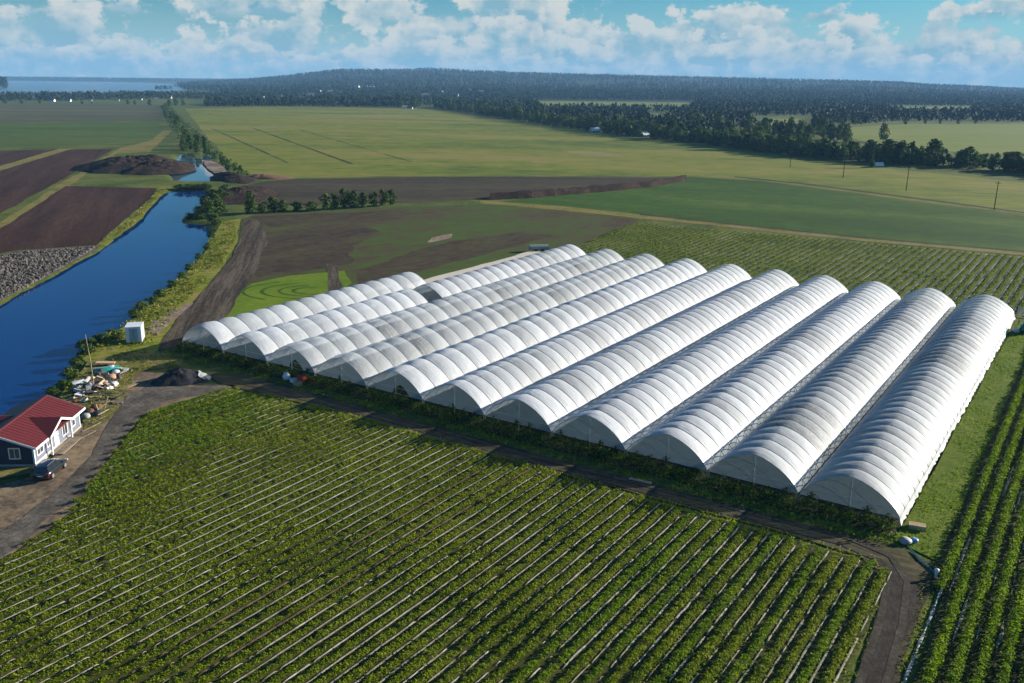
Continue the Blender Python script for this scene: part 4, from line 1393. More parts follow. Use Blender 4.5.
# ------------------------------------------------------------------ heaps
def heap(name, c, rx, ry, h, rz, mat, label, cat, seed=0, res=28, rough=0.25):
    V, F = [], []
    res *= 2
    nr = 22
    for j in range(nr + 1):
        r = j / nr
        for i in range(res):
            a = 2 * math.pi * i / res
            wob = 1 + (float(fbm(math.cos(a) * 1.6 + seed, math.sin(a) * 1.6, seed, 2)) - 0.5) * 0.5
            x, y = rx * r * wob * math.cos(a), ry * r * wob * math.sin(a)
            z = h * (max(0.0, 1 - r ** 1.5)) * (0.7 + 0.6 * float(fbm(x / (0.4 * rx) + 9, y / (0.4 * rx), seed + 3, 3))) + (float(fbm(x, y, seed, 3)) - 0.5) * rough * (1 - r)
            if j == nr: z = -0.1
            V.append((x, y, z))
    for j in range(nr):
        for i in range(res):
            a, b = j * res + i, j * res + (i + 1) % res
            F.append((a, a + res, b + res, b))
    o = obj_np(name, np.array(V), np.array(F), mat, None, False)
    o.location = (c[0], c[1], 0.05)
    o.rotation_euler = (0, 0, rz)
    return tag(o, label, cat)


heap('soil_heap', G(136, 167), 26, 34, 5.0, 0.3, 'peat', 'big dark peat heap beside the pond and ploughed fields', 'soil heap', 4, 40, 3.6)
heap('soil_heap', G(160, 170), 16, 24, 4.0, 0.1, 'peat', 'smaller dark peat heap at the water edge of the pond', 'soil heap', 8, 36, 3.0)
heap('soil_heap', G(240, 196), 12, 26, 2.6, 0.1, 'peat', 'rough brown soil heap behind the canal spit', 'soil heap', 13, 36, 1.4)
heap('soil_heap', G(232, 178), 8, 22, 2.0, 0.5, 'peat', 'long brown soil heap along the ditch below the sand bar', 'soil heap', 15, 36, 1.2)
heap('soil_heap', G(262, 178), 12, 5, 1.6, 0.0, 'rust', 'reddish soil heap at the near corner of the meadow', 'soil heap', 23, 30, 0.8)
# long peat bank
pts = [G(*p) for p in [(490, 198.5), (530, 197), (570, 193.5), (610, 190), (650, 186), (686, 180)]]
V, F = [], []
for i, p in enumerate(pts):
    pass
ts = np.linspace(0, len(pts) - 1, 70)
PX = np.array([np.interp(ts, range(len(pts)), [p[k] for p in pts]) for k in range(2)]).T
for i, p in enumerate(PX):
    for j in range(7):
        s = (j - 3) / 3
        z = 2.2 * (1 - abs(s) ** 1.5) * (0.6 + 0.8 * float(fbm(i * 0.31, j * 0.5, 3, 3))) - (0.1 if abs(s) == 1 else 0)
        V.append((p[0] + 0.4 * s, p[1] + s * 4.5 * (0.8 + 0.4 * float(fbm(i * 0.2, 5, 2, 2))), z))
for i in range(69):
    for j in range(6):
        a = i * 7 + j
        F.append((a, a + 7, a + 8, a + 1))
tag(obj_np('soil_bank', np.array(V), np.array(F), 'peat', None, False), 'long low bank of dark peat along the brown field', 'soil bank')
g = G(181, 381)
hp = heap('gravel_heap', g, 4.0, 2.5, 1.7, 0.3, 'gravel_heap', 'dark gravel heap with grey tarp ends beside the gravel road', 'gravel heap', 31, 34, 1.1)
def draped(u0, u1, v0, v1, mat, parent, name, seed, rx_=4.0, ry_=2.5, h_=1.7):
    """a cloth lying on the heap, following its slope"""
    V, F = [], []
    for i in range(8):
        for j in range(6):
            x = u0 + (u1 - u0) * i / 7; y = v0 + (v1 - v0) * j / 5
            r = math.hypot(x / rx_, y / ry_)
            V.append((x + 0.1 * math.sin(j * 2.1 + seed), y + 0.1 * math.sin(i * 1.7), max(0.03, h_ * 1.12 * max(0, 1 - r ** 1.5)) + 0.16 + 0.06 * math.sin(i * 1.9 + j * 2.3 + seed)))
    for i in range(7):
        for j in range(5):
            F.append((i * 6 + j, i * 6 + j + 6, i * 6 + j + 7, i * 6 + j + 1))
    return obj_np(name, np.array(V), np.array(F), mat, parent, True)


draped(-1.8, 0.4, 0.6, 2.0, 'tarp_grey', hp, 'tarp', 1)
draped(2.4, 3.9, -1.3, 0.4, 'tarp_grey', hp, 'tarp', 2)

# rubble by the canal: stones, uncountable
rx = np.array([G(*p) for p in [(-40, 268), (0, 257), (20, 252), (96, 247), (76, 259), (43, 278), (0, 300), (-40, 320)]])
lo, hi = rx.min(0), rx.max(0)
x = rng.uniform(lo[0], hi[0], 26000); y = rng.uniform(lo[1], hi[1], 26000)
k = inside(x, y, rx); x, y = x[k], y[k]
m = len(x)
V, F = stones(np.c_[x, y, np.full(m, -0.1)], 0.12 + 0.6 * rng.uniform(size=m) ** 3, 0.2 + 0.9 * rng.uniform(size=m) ** 3, rng)
tag(obj_np('rubble_stones', V, F, 'rubble'), 'grey rubble stones heaped at the edge of the ploughed field', 'rubble', kind='stuff')
# clods along the dark heap edge of the pond
# ------------------------------------------------------------------ red-roofed house
HO = empty('house', (-50.4, 89.4, 0.1), R(2.4), 'single-storey house with red roof and white trim beside the canal', 'house')
HW, HL, EZ, RZ = 7.2, 11.4, 2.45, 3.75      # width (to -x), length (+y), eave and ridge heights
m = MB()
m.add([(-HW, 0, 0), (0, 0, 0), (0, 0, EZ), (-HW / 2, 0, RZ - 0.06), (-HW, 0, EZ)], [(0, 1, 2, 3, 4)])
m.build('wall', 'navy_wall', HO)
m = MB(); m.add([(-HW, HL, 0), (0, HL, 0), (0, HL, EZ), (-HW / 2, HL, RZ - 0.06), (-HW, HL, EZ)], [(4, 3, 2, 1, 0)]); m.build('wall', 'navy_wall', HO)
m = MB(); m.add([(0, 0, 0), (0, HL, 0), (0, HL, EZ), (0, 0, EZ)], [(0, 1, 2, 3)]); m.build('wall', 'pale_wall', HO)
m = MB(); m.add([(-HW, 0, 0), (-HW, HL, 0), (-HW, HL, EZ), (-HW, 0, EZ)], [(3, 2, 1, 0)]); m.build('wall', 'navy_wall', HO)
MB().box(-HW - 0.1, 0.1, -0.1, HL + 0.1, -0.2, 0.25).build('plinth', 'concrete', HO)


def slope(name, x0, z0, x1, z1, y0, y1, th, mat, parent):
    m = MB()
    m.add([(x0, y0, z0), (x1, y0, z1), (x1, y1, z1), (x0, y1, z0), (x0, y0, z0 - th), (x1, y0, z1 - th), (x1, y1, z1 - th), (x0, y1, z0 - th)],
          [(0, 1, 2, 3), (7, 6, 5, 4), (0, 4, 5, 1), (1, 5, 6, 2), (2, 6, 7, 3), (3, 7, 4, 0)])
    return m.build(name, mat, parent)


OV = 0.55
ez = EZ - OV * (RZ - EZ) / (HW / 2)
rf = slope('roof', -HW / 2, RZ + 0.08, OV, ez + 0.08, -OV, HL + OV, 0.1, 'red_roof', HO)
slope('roof', -HW / 2 - 0.004, RZ + 0.08, -HW - OV, ez + 0.08, -OV, HL + OV, 0.1, 'red_roof', HO)
MB().box(-HW / 2 - 0.12, -HW / 2 + 0.12, -OV - 0.02, HL + OV + 0.02, RZ + 0.03, RZ + 0.12).build('ridge_cap', 'red_roof', HO)
# standing seams down the sunny slope
sl = math.atan2(RZ - ez, HW / 2 + OV)
for k in range(20):
    yy = -OV + 0.35 + k * 0.6
    m = MB()
    a, b = (-HW / 2 + 0.14, RZ + 0.08 - 0.14 * math.tan(sl)), (OV - 0.02, ez + 0.085)
    m.prism([(a[0], a[1] + 0.03), (b[0], b[1] + 0.03), (b[0], b[1] - 0.03), (a[0], a[1] - 0.03)], 0.03, 'y', yy)
    m.build('roof_seam', 'red_roof', rf)
# white barge boards and eave fascia
for yy in (-OV - 0.05, HL + OV + 0.004):
    for sg in (1, -1):
        a, b = (-HW / 2, RZ + 0.06), (-HW / 2 + sg * (HW / 2 + OV), ez + 0.06)
        m = MB()
        m.prism([(a[0], a[1]), (b[0], b[1]), (b[0], b[1] - 0.24), (a[0], a[1] - 0.24)], 0.046, 'y', yy)
        m.build('barge_board', 'white_paint', HO)
MB().box(OV + 0.004, OV + 0.06, -OV, 2.55, ez - 0.2, ez + 0.06).build('fascia', 'white_paint', HO)
MB().box(OV + 0.004, OV + 0.06, 8.2, HL + OV, ez - 0.2, ez + 0.06).build('fascia', 'white_paint', HO)
# cross gable over the door on the sunny side
GY0, GY1, GYC, GX = 2.5, 8.2, 5.35, 0.75
gz = 3.45
m = MB()
for (y0, z0, y1, z1) in ((GYC, gz + 0.1, GY0 - 0.1, ez + 0.1), (GYC, gz + 0.1, GY1 + 0.1, ez + 0.1)):
    mm = MB()
    xr0 = -2.4 if z0 > 3 else -0.3
    mm.add([(-HW / 2 + 0.9, y0, z0), (GX, y0, z0), (GX, y1, z1), (OV - 0.1, y1, z1), (-HW / 2 + 0.9, y0, z0 - 0.09), (GX, y0, z0 - 0.09), (GX, y1, z1 - 0.09), (OV - 0.1, y1, z1 - 0.09)],
           [(0, 1, 2, 3), (7, 6, 5, 4), (0, 4, 5, 1), (1, 5, 6, 2), (2, 6, 7, 3), (3, 7, 4, 0)])
    mm.build('roof', 'red_roof', HO)
    bb = MB()
    bb.add([(GX + 0.004, y0, z0 - 0.0), (GX + 0.004, y1, z1), (GX + 0.004, y1, z1 - 0.26), (GX + 0.004, y0, z0 - 0.26),
            (GX + 0.06, y0, z0), (GX + 0.06, y1, z1), (GX + 0.06, y1, z1 - 0.26), (GX + 0.06, y0, z0 - 0.26)],
           [(0, 1, 2, 3), (4, 7, 6, 5), (0, 4, 5, 1), (1, 5, 6, 2), (2, 6, 7, 3), (3, 7, 4, 0)])
    bb.build('barge_board', 'white_paint', HO)
MB().add([(0.012, GY0 + 0.15, ez), (0.012, GY1 - 0.15, ez), (0.012, GYC, gz - 0.05)], [(0, 1, 2)]).build('gable_wall', 'pale_wall', HO)
for yy in (GY0 + 0.35, GY1 - 0.35):
    MB().box(GX - 0.28, GX - 0.12, yy - 0.08, yy + 0.08, 0.1, ez + 0.15).build('porch_post', 'white_paint', HO)


def window(parent, c, w, h, face):
    """face 'x': on the sunny long wall, 'y': on the gable wall"""
    m = MB(); p = MB()
    t = 0.11
    def bx(mm, a0, a1, z0, z1, d0, d1):
        if face == 'x': mm.box(d0, d1, c[0] + a0, c[0] + a1, c[1] + z0, c[1] + z1)
        else: mm.box(c[0] + a0, c[0] + a1, -d1, -d0, c[1] + z0, c[1] + z1)
    bx(m, -w / 2 - t, -w / 2, -t, h + t, 0.002, 0.07); bx(m, w / 2, w / 2 + t, -t, h + t, 0.002, 0.07)
    bx(m, -w / 2, w / 2, h, h + t, 0.002, 0.065); bx(m, -w / 2, w / 2, -t, 0, 0.002, 0.09)
    bx(m, -0.03, 0.03, 0, h, 0.01, 0.05)
    o = empty_part('window', parent)
    m.build('frame', 'white_paint', o)
    bx(p, -w / 2, -0.03, 0, h, 0.004, 0.02)
    p.build('pane', 'pane', o)
    p = MB(); bx(p, 0.03, w / 2, 0, h, 0.004, 0.02); p.build('pane', 'pane', o)
    return o


def empty_part(name, parent):
    o = bpy.data.objects.new(name, None)
    o.empty_display_size = 0.1
    return link(o, parent)


window(HO, (-2.0, 0.95), 1.0, 1.05, 'y')
window(HO, (-5.0, 0.95), 1.0, 1.05, 'y')
window(HO, (1.3, 1.0), 1.3, 1.0, 'x'); window(HO, (3.4, 1.0), 0.9, 1.0, 'x')
window(HO, (7.4, 0.75), 1.2, 1.4, 'x'); window(HO, (9.4, 0.9), 1.3, 1.1, 'x')
d = MB().box(0.004, 0.05, 4.7, 5.75, 0.25, 2.35).build('door', 'white_paint', HO)
MB().box(0.052, 0.10, 5.58, 5.66, 1.2, 1.3).build('handle', 'dark_metal', d)
for (x0, y0) in ((0.0, -0.03), (0.0, HL - 0.12)):
    MB().box(x0 + 0.003, x0 + 0.05, y0, y0 + 0.15, 0.25, EZ - 0.05).build('corner_board', 'white_paint', HO)
MB().box(-0.14, 0.05, -0.06, -0.032, 0.25, EZ - 0.05).build('corner_board', 'white_paint', HO)
MB().box(0.06, 0.10, 0.2, 4.5, 0.22, 0.40).build('base_board', 'white_paint', HO)
# porch deck, board by board
for k in range(9):
    MB().box(0.12 + k * 0.17, 0.12 + k * 0.17 + 0.155, 3.0, 8.0, 0.08, 0.14 + 0.004 * (k % 3)).build('deck_board', 'old_wood', HO)
# side wing towards the canal
m = MB()
m.box(-HW - 6.5, -HW - 0.004, 3.0, 9.0, 0, 2.3); m.build('wing_wall', 'navy_wall', HO)
for sg in (-1, 1):
    m = MB()
    yr, ye = 6.0, 6.0 + sg * 3.5
    m.add([(-HW - 7.0, yr, 3.5), (-HW / 2 - 0.7, yr, 3.5), (-HW / 2 - 2.4, ye, 2.3), (-HW - 7.0, ye, 2.3), (-HW - 7.0, yr, 3.4), (-HW / 2 - 0.7, yr, 3.4), (-HW / 2 - 2.4, ye, 2.2), (-HW - 7.0, ye, 2.2)],
          [(0, 1, 2, 3), (7, 6, 5, 4), (0, 4, 5, 1), (1, 5, 6, 2), (2, 6, 7, 3), (3, 7, 4, 0)])
    m.build('roof', 'red_roof', HO)

# ------------------------------------------------------------------ black estate car
CA = empty('car', (-47.9, 87.65, 0.13), R(0.5), 'black estate car parked beside the red-roofed house', 'car')


def car_body():
    # stations along y (rear -2.25 .. front 2.25): (y, half width, z bottom, z belt)
    st = [(-2.25, 0.70, 0.45, 0.80), (-2.15, 0.82, 0.32, 0.95), (-1.4, 0.88, 0.26, 0.98), (0.0, 0.90, 0.24, 0.96), (1.1, 0.89, 0.26, 0.93), (1.9, 0.84, 0.28, 0.80), (2.2, 0.72, 0.36, 0.66), (2.27, 0.55, 0.45, 0.58)]
    V, F = [], []
    for y, w, zb, zt in st:
        for x, z in ((-w * 0.92, zb), (-w, (zb + zt) / 2), (-w * 0.95, zt), (0, zt + 0.04), (w * 0.95, zt), (w, (zb + zt) / 2), (w * 0.92, zb)):
            V.append((x, y, z))
    n = 7
    for i in range(len(st) - 1):
        for j in range(n):
            a, b = i * n + j, i * n + (j + 1) % n
            F.append((a, b, b + n, a + n))
    F2 = [tuple(range(n - 1, -1, -1)), tuple((len(st) - 1) * n + j for j in range(n))]
    m = MB(); m.add(V, F + F2)
    return m


car_body().build('body', 'black_paint', CA, 0, True)
cab = [(-2.05, 0.80, 0.96), (-1.75, 0.68, 1.44), (0.1, 0.70, 1.49), (0.95, 0.80, 0.96)]
m = MB()
roofs = [(-1.85, 0.62, 1.43), (-1.2, 0.65, 1.50), (-0.2, 0.66, 1.51), (0.25, 0.62, 1.46)]
V = []
for y, w, z in roofs:
    V += [(-w, y, z - 0.03), (-w * 0.8, y, z + 0.02), (w * 0.8, y, z + 0.02), (w, y, z - 0.03)]
m.add(V, [(i * 4 + j, i * 4 + j + 1, i * 4 + j + 5, i * 4 + j + 4) for i in range(3) for j in range(3)])
m.add([(v[0], v[1], v[2] - 0.05) for v in V], [(i * 4 + j, i * 4 + j + 4, i * 4 + j + 5, i * 4 + j + 1) for i in range(3) for j in range(3)])
m.build('roof', 'black_paint', CA, 0, True)
b = [(-2.08, 0.80), (0.98, 0.80)]
MB().add([(-0.80, -2.1, 0.94), (0.80, -2.1, 0.94), (0.63, -1.86, 1.42), (-0.63, -1.86, 1.42)], [(0, 1, 2, 3)]).build('rear_window', 'car_glass', CA)
MB().add([(-0.82, 1.0, 0.94), (0.82, 1.0, 0.94), (0.62, 0.24, 1.45), (-0.62, 0.24, 1.45)], [(3, 2, 1, 0)]).build('windscreen', 'car_glass', CA)
for s in (-1, 1):
    for y0, y1 in ((-2.08, -1.15), (-1.08, -0.22), (-0.14, 0.96)):
        def ty(y): return min(max(y, -1.84), 0.24)
        MB().add([(s * 0.83, y0, 0.95), (s * 0.83, y1, 0.95), (s * 0.645, ty(y1), 1.46), (s * 0.645, ty(y0), 1.46)], [(0, 1, 2, 3)]).build('side_window', 'car_glass', CA)
    for y in (-1.12, -0.18):
        MB().tube([(s * 0.832, y, 0.95), (s * 0.65, y, 1.47)], 0.035, 4).build('pillar', 'black_paint', CA)
    MB().box(s * 0.80 - 0.12, s * 0.80 + 0.12, -2.27, -2.14, 0.72, 0.92).build('tail_light', 'red_lamp', CA)
    MB().box(s * 0.62 - 0.16, s * 0.62 + 0.16, 2.12, 2.25, 0.58, 0.70).build('headlight', 'clear_lamp', CA)
    MB().tube([(s * 0.6, -1.7, 1.55), (s * 0.6, -0.1, 1.56)], 0.025, 5).build('roof_rail', 'chrome', CA)
    MB().box(s * 0.95 - 0.09, s * 0.95 + 0.09, 0.72, 0.86, 0.93, 1.05).build('mirror', 'black_paint', CA)
    for y in (-1.35, 1.35):
        w = empty_part('wheel', CA)
        w.location = (s * 0.80, y, 0.33)
        w.rotation_euler = (0, R(90), 0)
        MB().lathe([(0.20, -0.10), (0.31, -0.11), (0.335, -0.06), (0.335, 0.06), (0.31, 0.11), (0.20, 0.10)], 18).build('tyre', 'tyre', w, 0, True)
        MB().lathe([(0.02, -0.108), (0.20, -0.104), (0.205, 0.104), (0.02, 0.108)], 14).build('rim', 'rim', w)
MB().box(-0.26, 0.26, -2.285, -2.262, 0.60, 0.71).build('number_plate', 'white_paint', CA)

# ------------------------------------------------------------------ white storage container
CO = empty('storage_container', (-59.0, 137.6, 0.1), R(14), 'white storage container on the canal bank', 'container')
MB().box(-1.15, 1.15, -1.5, 1.5, 0.18, 2.55).build('body', 'cont_white', CO, 0.02)
MB().box(-1.22, 1.22, -1.58, 1.58, 2.553, 2.66).build('roof', 'cont_white', CO, 0.02)
for s in (-1, 1):
    dd = MB().box(min(s * 0.02, s * 0.62), max(s * 0.02, s * 0.62), -1.56, -1.503, 0.3, 2.35).build('door', 'cont_door', CO)
    MB().tube([(s * 0.12, -1.60, 0.35), (s * 0.12, -1.60, 2.3)], 0.03, 5).build('lock_rod', 'steel', dd)
    MB().box(s * 0.9 - 0.1, s * 0.9 + 0.1, -1.45, 1.45, 0.0, 0.178).build('skid', 'dark_metal', CO)
for k in range(6):
    MB().box(1.152, 1.19, -1.4 + k * 0.52, -1.3 + k * 0.52, 0.25, 2.5).build('rib', 'cont_white', CO)

# ------------------------------------------------------------------ leaning mast and utility poles
p = G(94, 387)
ma = empty('mast', (p[0], p[1], 0), 0, 'thin leaning wooden mast standing in the scrap by the canal', 'mast')
MB().tube([(0, 0, -0.3), (-0.1, 0.1, 3.5), (-0.45, 0.3, 7.2)], 0.10, 7, True, 0.05).build('pole', 'old_wood', ma)
MB().tube([(-0.9, 0.3, 5.4), (0.2, 0.2, 5.6)], 0.04, 5).build('crossarm', 'old_wood', ma)


def utility_pole(u, v, h, label):
    p = G(u, v)
    o = empty('utility_pole', (p[0], p[1], 0), R(-35), label, 'utility pole', 'utility poles along the track')
    MB().tube([(0, 0, -0.3), (0.03, 0, h)], 0.17, 7, True, 0.11).build('pole', 'bark', o)
    MB().box(-0.9, 0.9, -0.06, 0.06, h - 0.7, h - 0.55).build('crossarm', 'bark', o)
    for s in (-0.75, 0, 0.75):
        MB().lathe([(0.05, 0), (0.08, 0.08), (0.04, 0.18)], 8, (s, 0, h - 0.55)).build('insulator', 'white_paint', o)


utility_pole(994, 210, 9.5, 'nearest utility pole beside the track, at the edge of the photo')
utility_pole(906, 191, 9.5, 'middle one of three utility poles beside the track')
utility_pole(843, 178, 9.0, 'farthest of the three utility poles beside the track')
utility_pole(790, 167, 8.0, 'faint utility pole alone in the meadow before the tree belt')


# ------------------------------------------------------------------ scrap yard
def at(u, v, z=0.14):
    p = G(u, v)
    return (p[0], p[1], z)


def plank(u, v, L, rz, mat, label, group, w=0.22, z=0.16, tilt=0.0):
    o = MB().box(-L / 2, L / 2, -w / 2, w / 2, 0, 0.05).build('plank', mat)
    o.location = at(u, v, z); o.rotation_euler = (0, tilt, rz)
    return tag(o, label, 'plank', group)


for u, v, L, a in [(88, 399, 3.2, 0.2), (97, 402, 2.6, 0.5), (80, 391, 2.8, -0.2), (104, 396, 3.0, 0.1), (112, 399, 2.2, -0.3), (90, 394, 3.4, 0.35), (108, 388, 2.4, 0.0), (116, 392, 2.6, 0.6),
                   (85, 386, 2.4, 1.1), (100, 383, 2.6, 0.9), (78, 396, 2.0, 0.7), (120, 399, 1.8, 1.3), (95, 390, 2.2, 1.4), (110, 404, 2.6, 0.2)]:
    plank(u, v, L, a, random.choice(['old_wood', 'old_wood', 'new_wood', 'dark_metal']), 'weathered plank lying loose in the scrap yard', 'loose planks in the scrap yard',
          random.uniform(0.2, 0.4), 0.15 + random.random() * 0.3, random.uniform(-0.12, 0.12))
for k, (u, v) in enumerate([(125.5, 388), (127.5, 388), (129.5, 387.5), (131.2, 387)]):
    plank(u, v, 3.6, R(64) + random.uniform(-0.06, 0.06), 'new_wood', 'long fresh yellow plank at the edge of the yard', 'fresh planks laid side by side', 0.24, 0.16)
for u, v, L, a, t in [(102, 411, 2.6, 0.9, -0.5), (106, 408, 2.4, 1.6, -0.7), (99, 414, 2.2, 2.2, -0.4), (108, 412, 2.6, 0.3, -0.3), (104, 416, 1.8, 1.2, -0.1)]:
    plank(u, v, L, a, 'new_wood', 'pale pole leaning in the wood pile behind the house', 'pale poles of the wood pile', 0.13, 0.5, t)
for u, v, L in [(92, 428, 3.2), (88, 436, 2.6), (98, 421, 2.8)]:
    plank(u, v, L, R(75), 'old_wood', 'pale weathered board lying in front of the house', 'pale boards in front of the house', 0.25)
plank(640, 482, 2.4, R(-30), 'peach_board', 'pale orange board lying on the dark farm road', None, 0.5, 0.14)


def pallet(u, v, rz, label, mat='old_wood', z=0.14, tilt=0.0, group='pallets in the scrap yard'):
    o = empty('pallet', at(u, v, z), rz, label, 'pallet', group)
    o.rotation_euler = (tilt, 0, rz)
    for k in range(5):
        MB().box(-0.6, 0.6, -0.5 + k * 0.235, -0.5 + k * 0.235 + 0.12, 0.12, 0.145).build('slat', mat, o)
    for k in range(3):
        MB().box(-0.6 + k * 0.53, -0.6 + k * 0.53 + 0.12, -0.48, 0.54, 0, 0.118).build('bearer', mat, o)
    return o


for u, v, a, t in [(108, 377, 0.4, 0), (103, 379, 1.0, 0.2), (113, 383, 0.2, 0.0), (82, 398, 0.6, 0.3), (118, 404, 0.3, 0)]:
    pallet(u, v, a, 'grey wooden pallet lying in the scrap yard', tilt=t)


def sack(name, p, r, h, mat, label, cat, group=None, seed=0):
    rg = np.random.default_rng(seed + 400)
    m = MB()
    prof = [(0.75, 0.0), (1.0, 0.12), (1.08, 0.4), (0.98, 0.7), (0.7, 0.92), (0.25, 1.0)]
    m.lathe([(a * r, b * h) for a, b in prof], 12)
    m.v = [(x * (1 + rg.uniform(-0.16, 0.16)), y * (1 + rg.uniform(-0.16, 0.16)), z * (1 + rg.uniform(-0.12, 0.12)) if z > 0.05 else 0) for x, y, z in m.v]
    o = m.build(name, mat, None, 0, True)
    o.location = p
    return tag(o, label, cat, group)


for k, (u, v, r, h, mt) in enumerate([(112, 371, 0.8, 0.9, 'white_plastic'), (116, 374, 0.7, 0.7, 'white_plastic'), (114, 387, 0.8, 0.8, 'white_plastic'), (110, 390, 0.6, 0.6, 'white_plastic'),
                                      (88, 381, 0.6, 0.7, 'tarp_grey'), (84, 384, 0.8, 0.7, 'tarp_grey'), (80, 388, 0.7, 0.6, 'dark_metal'), (90, 387, 0.6, 0.8, 'tarp_grey'),
                                      (76, 393, 0.8, 0.7, 'dark_metal'), (98, 416, 0.9, 0.7, 'dark_metal'), (90, 414, 0.8, 0.7, 'rust'), (96, 410, 0.9, 0.8, 'rust'), (86, 419, 0.7, 0.8, 'tarp_grey'),
                                      (112, 379, 1.0, 0.7, 'peach_board'), (106, 384, 0.7, 0.5, 'tarp_cream'), (100, 388, 0.7, 0.6, 'white_plastic')]):
    lab = {'white_plastic': 'crumpled white bag in the scrap yard', 'tarp_grey': 'grey wrapped bundle in the scrap yard', 'dark_metal': 'black bundle of scrap in the yard',
           'rust': 'rusty brown heap of scrap behind the house', 'peach_board': 'peach coloured sand heap in the scrap yard', 'tarp_cream': 'cream bag in the scrap yard'}[mt]
    sack('bag', at(u, v, 0.12), r * 0.7, h * 0.75, mt, lab, 'bundle', 'scrap bundles: ' + lab, k)
rj = random.Random(5)
for k in range(46):
    f = rj.random()
    u = 74 + 50 * f + rj.uniform(-5, 5); v = 398 - 24 * f + rj.uniform(-9, 9)
    mt = rj.choice(['old_wood', 'new_wood', 'white_plastic', 'dark_metal', 'rust', 'tarp_grey', 'tarp_cream', 'concrete', 'peach_board'])
    lab, grp = {'old_wood': ('grey broken board among the scrap', 'board'), 'new_wood': ('yellow offcut of wood among the scrap', 'offcut'), 'white_plastic': ('torn white sheet among the scrap', 'sheet'),
                'dark_metal': ('dark metal panel among the scrap', 'metal panel'), 'rust': ('rusty metal panel among the scrap', 'metal panel'), 'tarp_grey': ('grey folded tarp among the scrap', 'tarp'),
                'tarp_cream': ('cream folded tarp among the scrap', 'tarp'), 'concrete': ('pale concrete slab among the scrap', 'slab'), 'peach_board': ('peach coloured board among the scrap', 'board')}[mt]
    L, w_, t_ = rj.uniform(0.5, 1.8), rj.uniform(0.25, 0.9), rj.uniform(0.05, 0.35)
    m = MB()
    m.box(-L / 2, L / 2, -w_ / 2, w_ / 2, 0, t_)
    m.v = [(x + rj.uniform(-0.12, 0.12), y + rj.uniform(-0.12, 0.12), z + rj.uniform(-0.05, 0.1)) for x, y, z in m.v]
    o = m.build('scrap_piece', mt)
    o.location = at(u, v, 0.14 + rj.random() * 0.25)
    o.rotation_euler = (rj.uniform(-0.5, 0.5), rj.uniform(-0.4, 0.4), rj.uniform(0, 6.28))
    tag(o, lab, grp, 'scrap pieces: ' + lab)
# upturned turquoise boat with a white cover
b = empty('rowing_boat', at(107, 372), R(25), 'upturned turquoise boat in the scrap by the canal', 'boat')
V, F = [], []
for i in range(9):
    s = -1 + 2 * i / 8
    w = 0.75 * (1 - abs(s) ** 2.4) + 0.04
    for j in range(7):
        a = math.pi * j / 6
        V.append((s * 1.9, -math.cos(a) * w, math.sin(a) * 0.6 * (1 - 0.4 * abs(s) ** 3)))
for i in range(8):
    for j in range(6):
        F.append((i * 7 + j, i * 7 + j + 1, i * 7 + j + 8, i * 7 + j + 7))
obj_np('hull', np.array(V), np.array(F), 'turquoise', b, True)
MB().box(-1.7, 1.7, -0.04, 0.04, 0.55, 0.66).build('keel', 'white_paint', b)
o = MB().box(-1.3, 1.3, -0.5, 0.5, 0, 0.08).build('board_stack', 'peach_board'); o.location = at(106, 366, 0.5); o.rotation_euler = (0, 0.05, 0.15)
tag(o, 'peach coloured boards lying behind the turquoise boat', 'boards')
for k, (u, v) in enumerate([(101, 376), (99, 379), (119, 381)]):
    o = MB().lathe([(0.28, 0), (0.30, 0.02), (0.30, 0.3), (0.315, 0.32), (0.30, 0.34), (0.30, 0.6), (0.315, 0.62), (0.30, 0.64), (0.30, 0.87), (0.27, 0.9)], 16).build('barrel', 'dark_metal', None, 0, False)
    o.location = at(u, v)
    tag(o, 'dark steel barrel standing in the scrap yard', 'barrel', 'barrels in the scrap yard')

# ------------------------------------------------------------------ things around the tunnels
x, y = NTW(-11.3, 81.9)
sack('film_bundle', (x, y, 0.1), 0.5, 0.5, 'tarp_grey', 'pale grey bundle of film at the corner of the outermost polytunnel', 'film bundle', None, 61)
x, y = NTW(-10.7, 82.6)
sack('film_bundle', (x, y, 0.1), 0.36, 0.35, 'blue_plastic', 'small pale blue bundle beside the grey film bundle', 'film bundle', None, 62)
x, y = NTW(-11.0, 85.6)
o = empty('crate', (x, y, 0.1), R(-20), 'pale wooden crate beside the outermost polytunnel', 'crate')
for k in range(4):
    MB().box(-0.75, 0.75, -0.42 + k * 0.21, -0.42 + k * 0.21 + 0.19, 0.36, 0.40).build('slat', 'new_wood', o)
for s in (-1, 1):
    MB().box(-0.75, 0.75, s * 0.4 - 0.02, s * 0.4 + 0.02, 0, 0.356).build('side', 'new_wood', o)
# hose down the edge of the side field
pts = [NTW(-7.2 + 0.12 * math.sin(t * 0.7), t) for t in np.arange(46, 76.5, 0.8)]
V, F = strip_mesh(-7.15, 50, 76.3, 0.0, lambda ts: 0.10 + 0.16 * vnoise(ts * 0.9, ts * 0, 6), 0.17, 0.5)
tag(obj_np('plastic_strip', V, F, 'tarp_grey', None, True), 'pale plastic strip along the edge of the side field', 'plastic strip')
m = MB(); m.tube([(*NTW(-10.8, 81.0), 0.16), (*NTW(-9.6, 79.4), 0.2), (*NTW(-8.4, 78.0), 0.16), (*NTW(-7.9, 77.2), 0.16)], 0.06, 6)
tag(m.build('hose', 'teal_plastic'), 'thin green hose between the tunnel corner and the side field', 'hose')
o = MB().lathe([(0.12, 0), (0.13, 0.55), (0.2, 0.6), (0.2, 0.75), (0.05, 0.85)], 10).build('hydrant', 'white_plastic')
x, y = NTW(-7.9, 77.0); o.location = (x, y, 0.1); tag(o, 'small white water valve post at the corner of the side field', 'valve')
